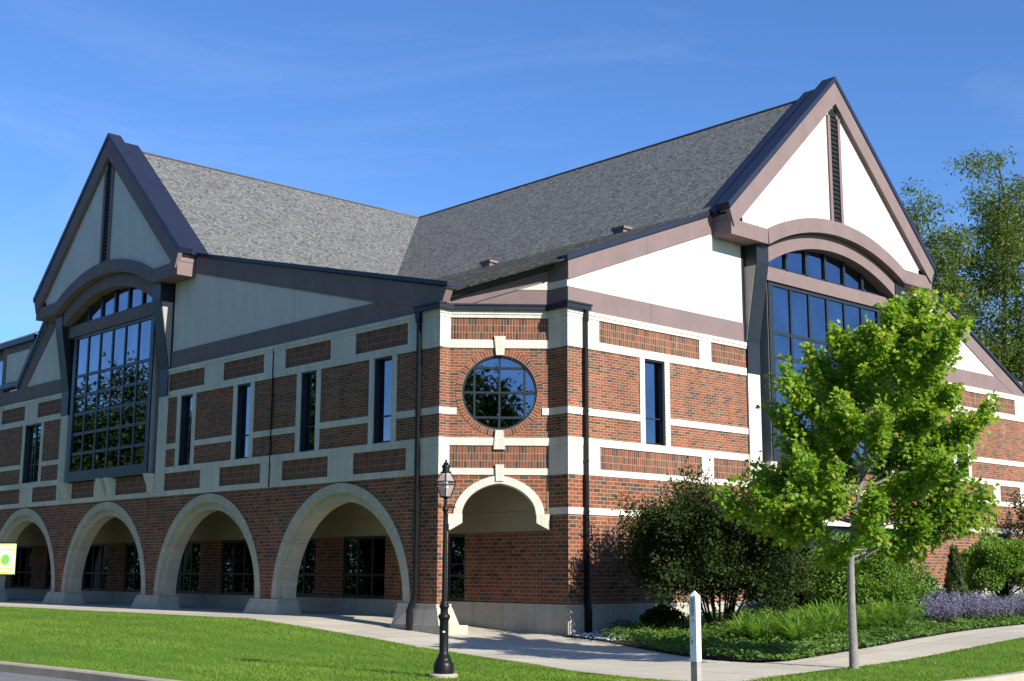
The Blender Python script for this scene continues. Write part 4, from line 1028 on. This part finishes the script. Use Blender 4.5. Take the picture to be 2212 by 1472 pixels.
def catmint(loc):
    stems = 150; P = []; D = []; Tn = []; S_ = []
    for i in range(stems):
        a = rng.uniform(0, 2*math.pi); r0 = rng.uniform(0, .25); tilt = rng.uniform(.1, .65); L_ = rng.uniform(.45, .78); d = np.array([math.cos(a)*tilt, math.sin(a)*tilt, 1]); d /= np.linalg.norm(d)
        k = 22; f = np.linspace(.1, 1, k); base = np.array([math.cos(a)*r0, math.sin(a)*r0, 0])
        p = base+d*L_*f[:,None]+rnd(k, .016); P.append(p); D.append(np.tile(d, (k, 1))+rnd(k, .8)); Tn.append(np.where((f > .5) & (rng.random(k) < .75), rng.uniform(.5, .95, k), rng.uniform(.1, .44, k))); S_.append(np.where(f > .45, .036, .055)*rng.uniform(.7, 1.3, k))
    P = np.concatenate(P); n = len(P)
    o = leaf_mesh('catmint_clump', 'catmint', P, np.concatenate(D), unit(rnd(n)), np.concatenate(S_), np.concatenate(Tn), 'oval')
    o.location = (*loc, float(gh(*loc))); tag(o, 'clump of lavender blue catmint flower spikes beside the right sidewalk', 'plant', 'catmint clumps along the right sidewalk'); return o
cm = None
for (x, y) in [(7.2,7.7),(7.3,8.6),(6.6,8.9),(7.35,9.5),(6.7,10.0),(7.3,10.4),(6.6,11.1),(7.3,11.3),(7.2,12.3),(6.7,13.0),(7.2,13.6)]:
    if cm is None: o = cm = catmint((x, y))
    else: o = cm.copy(); COL.objects.link(o); o.location = (x, y, float(gh(x, y)))
    o.rotation_euler.z = rng.uniform(0, 6.28); o.scale = (rng.uniform(.85, 1.2),)*3
def pebbles():
    n = 900; mb = MB(); x = rng.uniform(.12, 2.3, n); y = 1.6+rng.uniform(0, 2.6, n)
    ok = (y > np.interp(x, [0,1,2,4], [2.3,1.98,1.6,.55])) & (y < 3.3-.1*x) & ((x > .1) | (y > 2.4)); x, y = x[ok], y[ok]
    for px, py in zip(x, y):
        r_ = rng.uniform(.022, .045); z = float(gh(px, py))+.045; c = np.array([px, py, z]); ax = np.array([[1,0,0],[0,1,0],[-1,0,0],[0,-1,0]])*r_*rng.uniform(.7, 1.3, (4, 1))
        p = [c+a for a in ax]; up = c+np.array([0,0,r_*.7]); dn = c-np.array([0,0,r_*.7])
        for i in range(4):
            mb.face([p[i], p[(i+1)%4], up], [(0,0)]*3); mb.face([p[(i+1)%4], p[i], dn], [(0,0)]*3)
    o = mb.build('pebbles', 'pebble'); tag(o, kind='stuff', label='pale grey pebbles round the foot of the right downspout', cat='gravel')
pebbles()

# ------------------------------------------------------------------ grass blades
def grass():
    def strip(c0, c1, n, w0=0., w1=1.):
        a, b = np.array(c0), np.array(c1)
        t_ = rng.random(n); s_ = rng.uniform(w0, w1, n)
        def at(c):
            d = np.r_[0, np.cumsum(np.hypot(*np.diff(c, axis=0).T))]; q = t_*d[-1]; return np.c_[np.interp(q, d, c[:,0]), np.interp(q, d, c[:,1])]
        A_, B_ = at(a), at(b); return A_+(B_-A_)*s_[:,None]
    wa = [p for p in WALK_OUT if p[0] > -32]; ka = [p for p in KERB_A if p[0] > -32]
    pts = np.concatenate([strip(wa, ka, 190000), strip(wa, ka, 14000, 0, .025), strip([p for p in RIGHT_OUT if p[1] < 26], [p for p in KERB_B if p[1] < 26], 42000), strip([p for p in RIGHT_OUT if p[1] < 26], [p for p in KERB_B if p[1] < 26], 5000, 0, .05)])
    n = len(pts); cx, cy = 23.4, -21.37
    x, y = pts[:,0]+rng.normal(0, .012, n), pts[:,1]+rng.normal(0, .012, n)
    patch = np.sin(x*.9+2*np.sin(y*.55))*np.cos(y*1.15+1.2*np.sin(x*.4))*.7+.6*np.sin(x*.23+y*.5+1)*np.sin(y*.8-x*.11); a = rng.uniform(0, 2*math.pi, n)
    P = np.c_[x, y, gh(x, y)-.004]; D = np.c_[np.cos(a)*.55, np.sin(a)*.55, np.full(n, 1.)]
    size = (.045+.010*patch)*rng.uniform(.6, 1.35, n)
    tint = .46+.24*patch+.12*np.sin(y*5.2)+rng.normal(0, .11, n); tint[rng.random(n) < .02] = 1
    SHAPES['blade'] = np.array([(0,.11),(.6,.085),(1,0),(.6,-.085),(0,-.11)])
    o = leaf_mesh('grass', 'grass_blade', P, D, np.c_[-np.sin(a), np.cos(a), rng.normal(0, .3, n)], size, tint, 'blade', None, 0, .3); tag(o, kind='stuff', label='short mown green grass of the lawns', cat='grass')
grass()

# ------------------------------------------------------------------ street furniture
def street_lamp(label):
    t = thing('street_lamp', label, 'street lamp', (6.73, -7.39, float(gh(6.73, -7.39))))
    MB().lathe([(0,-.12),(.235,-.12),(.235,.045),(.21,.065),(0,.065)], k=28).build('footing', 'kerb_concrete', t, smooth=True)
    MB().lathe([(.0,.06),(.165,.06),(.168,.12),(.163,.20),(.150,.245),(.128,.262),(.128,.285),(.116,.31),(.094,.33),(.094,.36),(.080,.375),(.074,.40),(.074,.90),(.082,.92),(.098,.95),(.100,.975),(.088,1.0),(.066,1.015),(.062,1.08),(.072,1.11),(.082,1.125),(.080,1.15),(.068,1.165),(.070,1.19),(.060,1.21),(.046,1.225),(.043,1.5),(.034,2.55),(.034,2.66),(.046,2.68),(.052,2.71),(.044,2.745),(.030,2.76),(.030,2.88),(.07,2.905),(.085,2.915),(0,2.915)], k=24).build('post', 'black_metal', t, smooth=True)
    cb = MB(); F = lambda u, z, d: (.68*u+.73*d, .73*u-.68*d, z)
    cb.tube([F(-.15,2.745,0), F(.15,2.745,0)], .009, 8); cb.lathe([(.0,2.73),(.016,2.735),(.016,2.755),(0,2.76)], F(-.15,0,0), 8); cb.lathe([(.0,2.73),(.016,2.735),(.016,2.755),(0,2.76)], F(.15,0,0), 8)
    cb.build('ladder_bar', 'black_metal', t, smooth=True)
    # lantern: six-sided tapering glass cage
    ln = MB(); k = 6; rb, rm, rt = .095, .182, .085
    ang = [2*math.pi*i/k+.35 for i in range(k)]
    lev = [(2.915, rb), (3.115, rm), (3.165, rm), (3.315, rt)]
    P = [[(r_*math.cos(a), r_*math.sin(a), z) for a in ang] for z, r_ in lev]
    for i in range(k):
        ln.tube([P[0][i], P[1][i], P[2][i], P[3][i]], .0085, 6)
        for lv in range(4): ln.tube([P[lv][i], P[lv][(i+1)%k]], .0085, 6)
    lo = ln.build('lantern', 'black_metal', t)
    gl = MB()
    sc = .965
    for a_, b_ in ((0, 1), (2, 3)):
        for i in range(k):
            j = (i+1) % k; q = [P[a_][i], P[a_][j], P[b_][j], P[b_][i]]; gl.face([(x*sc, y*sc, z) for x, y, z in q], [(0,0),(1,0),(1,1),(0,1)])
    gl.build('lantern_pane', 'lantern_glass', lo)
    MB().lathe([(0,2.92),(.03,2.92),(.03,3.0),(.045,3.02),(.05,3.10),(.035,3.17),(0,3.18)], k=12).build('lamp_bulb', 'white_paint', lo, smooth=True)
    MB().lathe([(.0,3.305),(.092,3.31),(.092,3.33),(.062,3.34),(.062,3.40),(.074,3.41),(.07,3.43),(.045,3.455),(.046,3.47),(.032,3.485),(.014,3.497),(.018,3.51),(.018,3.525),(0,3.54)], k=18).build('finial', 'black_metal', lo, smooth=True)
    F2 = lambda u, z, d: ((d)*.755+u*.656, -(d)*.656+u*.755, z)
    MB().box(F2, -.018, .018, .715, .74, .06, .0765).build('sticker', 'sticker', t)
    MB().box(F2, .02, .06, 2.36, 2.47, .0, .035).build('junction_box', 'black_metal', t)
    return t
lamp = street_lamp('black cast iron street lamp with hexagonal lantern on the lawn before the building corner')
lamp2 = copy_tree(lamp); lamp2.location = (-3.98, -10.77, float(gh(-3.98, -10.77))); lamp2['label'] = 'street lamp mostly outside the left edge, carrying the yellow-green banner'
for o in (lamp, lamp2): o['group'] = 'black lamps on the lawn'
def banner():
    z0 = float(gh(-3.98, -10.77)); u_ = np.array([.68,.733]); t = thing('banner', 'yellow and green printed banner with a leafy oval hanging from the left street lamp', 'banner', (-3.98, -10.77, z0))
    F = lambda u, z, d: (u_[0]*u+d*.733, u_[1]*u-d*.68, z)
    b = MB().box(F, .06, .60, 1.60, 2.22, -.006, .006); b.build('cloth', 'banner_print', t)
    cx, cz = .40, 1.9
    MB().ring(F, circ(cx, cz, .185, 40), circ(cx, cz, .135, 40), .007, .010, closed=True).build('pale_ring', 'banner_white', t)
    MB().prism(F, [(cx-.005+.085*math.cos(a)*1.0, cz+.105*math.sin(a)) for a in [2*math.pi*i/32 for i in range(32)]], .007, .011).build('green_oval', 'banner_green', t)
    MB().prism(F, [(cx-.30+.07*math.cos(a), cz+.09*math.sin(a)) for a in [2*math.pi*i/28 for i in range(28)]], .007, .011).build('green_oval', 'banner_green', t)
    MB().prism(F, [(.08,2.10),(.58,2.13),(.58,2.20),(.08,2.17)], .007, .009).build('pale_stripe', 'banner_white', t)
    MB().prism(F, [(.12,1.64),(.50,1.66),(.46,1.70),(.16,1.69)], .007, .009).build('pale_stripe', 'banner_white', t)
    for zz in (2.235, 1.59): MB().tube([F(-.01,zz,0), F(.62,zz,0)], .011, 8).build('bracket_arm', 'black_metal', t)
banner()
def street_post():
    x, y = 10.23, -5.25; z0 = float(gh(x, y)); t = thing('street_name_post', 'short square white post lettered DUANE on its shaded side, by the sidewalk corner', 'post', (x, y, z0), rz=R(4))
    h = .058
    B = lambda u, z, d: (u, -d, z)
    MB().box(B, -h, h, -.2, .36, -h, h).build('bare_base', 'grey_wood', t)
    mb = MB(); q = h+.004
    mb.box(B, -q, q, .34, 1.33, -q, q); c = [(-q,-q,1.33),(q,-q,1.33),(q,q,1.33),(-q,q,1.33)]
    for i in range(4): mb.face([c[i], c[(i+1)%4], (0,0,1.415)], [(0,0),(1,0),(.5,1)])
    body = mb.build('painted_post', 'white_paint', t)
    def text(s_, size, face, ztop, mat, name, pitch):
        for i, ch in enumerate(s_):
            if ch == ' ': continue
            cu = bpy.data.curves.new(name, 'FONT'); cu.body = ch; cu.size = size; cu.align_x = 'CENTER'; cu.extrude = .0012; cu.offset = .001
            ob = bpy.data.objects.new('tmp', cu); COL.objects.link(ob); bpy.context.view_layer.update()
            me = bpy.data.meshes.new_from_object(ob.evaluated_get(bpy.context.evaluated_depsgraph_get())); bpy.data.objects.remove(ob)
            me.materials.clear(); me.materials.append(MAT[mat]); me.name = name
            o = bpy.data.objects.new(name, me); COL.objects.link(o); o.parent = t
            z = ztop-pitch*(i+1)
            if face == 'L': o.location = (0, -q-.0008, z); o.rotation_euler = (R(90), 0, 0)
            else: o.location = (q+.0008, 0, z); o.rotation_euler = (R(90), 0, R(90))
    text('DUANE', .070, 'L', 1.305, 'navy_letters', 'letter', .0545)
    text('ST', .030, 'L', .99, 'navy_letters', 'letter', .030)
    text('PROSPECT', .058, 'R', 1.30, 'pale_green_letters', 'letter', .0475)
    text('ST', .026, 'R', .85, 'pale_green_letters', 'letter', .026)
    MB().prism(lambda u, z, d: (u, -d, z), [(-.045,.70),(-.015,.705),(-.02,.69),(-.045,.685)], q, q+.001).build('scuff_mark', 'navy_letters', t)
    MB().prism(lambda u, z, d: (u, -d, z), [(-.03,.66),(.0,.665),(-.02,.60),(-.03,.61)], q, q+.001).build('scuff_mark', 'navy_letters', t)
street_post()

# ------------------------------------------------------------------ far trees
def locust(loc, H, leans, seed, label, spread=1.0, cl=190):
    global rng
    rng = np.random.default_rng(seed)
    t = thing('locust_tree', label, 'tree', (*loc, 0), 'feathery trees behind the right side of the building'); T = Tree()
    CP, CD = [], []
    for (az, ln, hh) in leans:
        d = np.array([math.cos(az)*ln, math.sin(az)*ln, 1.0]); b = curve_pts((0,0,-.2), d, hh, .25, 14, .045); T.branch(b, .24, .03, 8)
        for i in range(20):
            f = rng.uniform(.36, 1.0); k = min(int(f*14), 13); q = np.array(b[k]); a2 = rng.uniform(0, 2*math.pi)
            L2 = (1.35-.75*f)*H*.135*rng.uniform(.6, 1.2)*spread
            sb = curve_pts(q, (math.cos(a2), math.sin(a2), rng.uniform(.1, 1.0)), L2, .25, 6, .10); T.branch(sb, .06*(1.25-f), .012, 5)
            for j in range(5):
                q2 = np.array(sb[2+int(rng.integers(0, 5))]); s3 = curve_pts(q2, rnd(1, .8)[0]+np.array([0,0,.3]), L2*.42, .0, 4, .12); T.branch(s3, .018, .006, 4)
                CP.append(s3[-1])
            CP.append(sb[-1])
    CP = np.array(CP); m_ = 80
    n = len(CP)*m_; c = np.repeat(CP, m_, 0); off = rnd(n, 1.0)*np.array([.34,.34,.22])*H/20; P = c+off-np.array([0,0,.1])
    D = np.c_[rng.normal(0, 1, n), rng.normal(0, 1, n), rng.normal(-.45, .4, n)]
    leaf_mesh('crown', 'locust_leaf', P, D, unit(rnd(n, .5)+np.array([0,0,.8])), rng.uniform(.13, .28, n), rng.normal(.42, .22, n), 'spray', t); T.wood.build('trunk', 'bark_dark', t, smooth=True)
locust((-9.0, 42.4), 23, [(3.96,.05,22.3),(4.0,.22,21.5),(.8,.06,22),(3.8,.13,19)], 5, 'feathery pale green tree with leaning limbs left of its tall neighbour')
locust((-7.4, 43.0), 25, [(2.0,.02,24.5),(.8,.08,22),(3.9,.04,22.5)], 9, 'tallest feathery green tree behind the building at the right edge')
locust((-6.0, 44.5), 22, [(2.4,.05,21.5),(.8,.08,20)], 14, 'feathery green tree low beyond the right end of the roof')
def street_tree(loc, H, rad, seed, label, group):
    global rng
    rng = np.random.default_rng(seed); t = thing('street_tree', label, 'tree', (*loc, -.1), group); w_ = MB(); P = []
    w_.tube([(0,0,-.2),(0,0,H*.3),(.1,0,H*.7)], [.3,.2,.06], 8)
    for i in range(120):
        u = unit(rnd(1))[0]; c = u*np.array([rad, rad, H*.40])*rng.uniform(.3, .95)+np.array([0,0,H*.60]); w_.tube([(0,0,max(H*.25, c[2]*.6)), tuple(c)], [.06,.015], 4)
        k = 160; P.append(c+rnd(k, 1)*np.array([.75,.75,.5])*rad*.2)
    P = np.concatenate(P); n = len(P)
    leaf_mesh('crown', 'far_leaf', P, rnd(n), unit(rnd(n, .7)+np.array([0,0,.7])), rng.uniform(.26, .52, n), rng.normal(.40, .22, n), 'oval', t); w_.build('trunk', 'bark_dark', t)
GRP = 'street trees seen mirrored in the windows'
for i, (x, y, H, rad) in enumerate([(-72,-25,17.5,6.2),(-80,-27,16.5,6.0),(-61,-25,12.8,2.8),(-45.5,-25,16.5,3.0),(-84,-30,15,5),(-95,-30,14,6)]):
    street_tree((x, y), H, rad, 40+i, 'leafy tree across the street mirrored in the left facade windows', GRP)
for i in range(11):  # row added out of view to block sky fill on the shaded left facade
    street_tree((-36+i*7.6+(i%3)*.8, -33.5-(i*5%4)*.9), 16.5+(i*7%5)*.7, 5.6, 60+i, 'tall out-of-view tree added across the street to cut sky light on the left facade', 'out-of-view tree row added to block sky light')
def hedge():  # added out of view, tall enough to cover bright sky in the arcade glass
    global rng
    rng = np.random.default_rng(3); t = thing('hedge', 'tall long hedge added across the street to darken the arcade window reflections', 'hedge', (-62, -23.5, 0)); n = 26000
    x = rng.uniform(-40, 30, n); y = rng.uniform(-.8, .8, n); z = rng.uniform(.0, 1, n)**.7*(4.2+.4*np.sin(x*.9))
    leaf_mesh('foliage', 'far_leaf', np.c_[x, y, z-.1], rnd(n), unit(rnd(n)), rng.uniform(.2, .4, n), rng.normal(.45, .25, n), 'oval', t)
    w_ = MB()
    for k in range(36): w_.tube([(-39+k*1.95, 0, -.3), (-39+k*1.95, .1, 1.5)], [.05,.02], 5)
    w_.build('stem', 'bark_dark', t)
hedge()
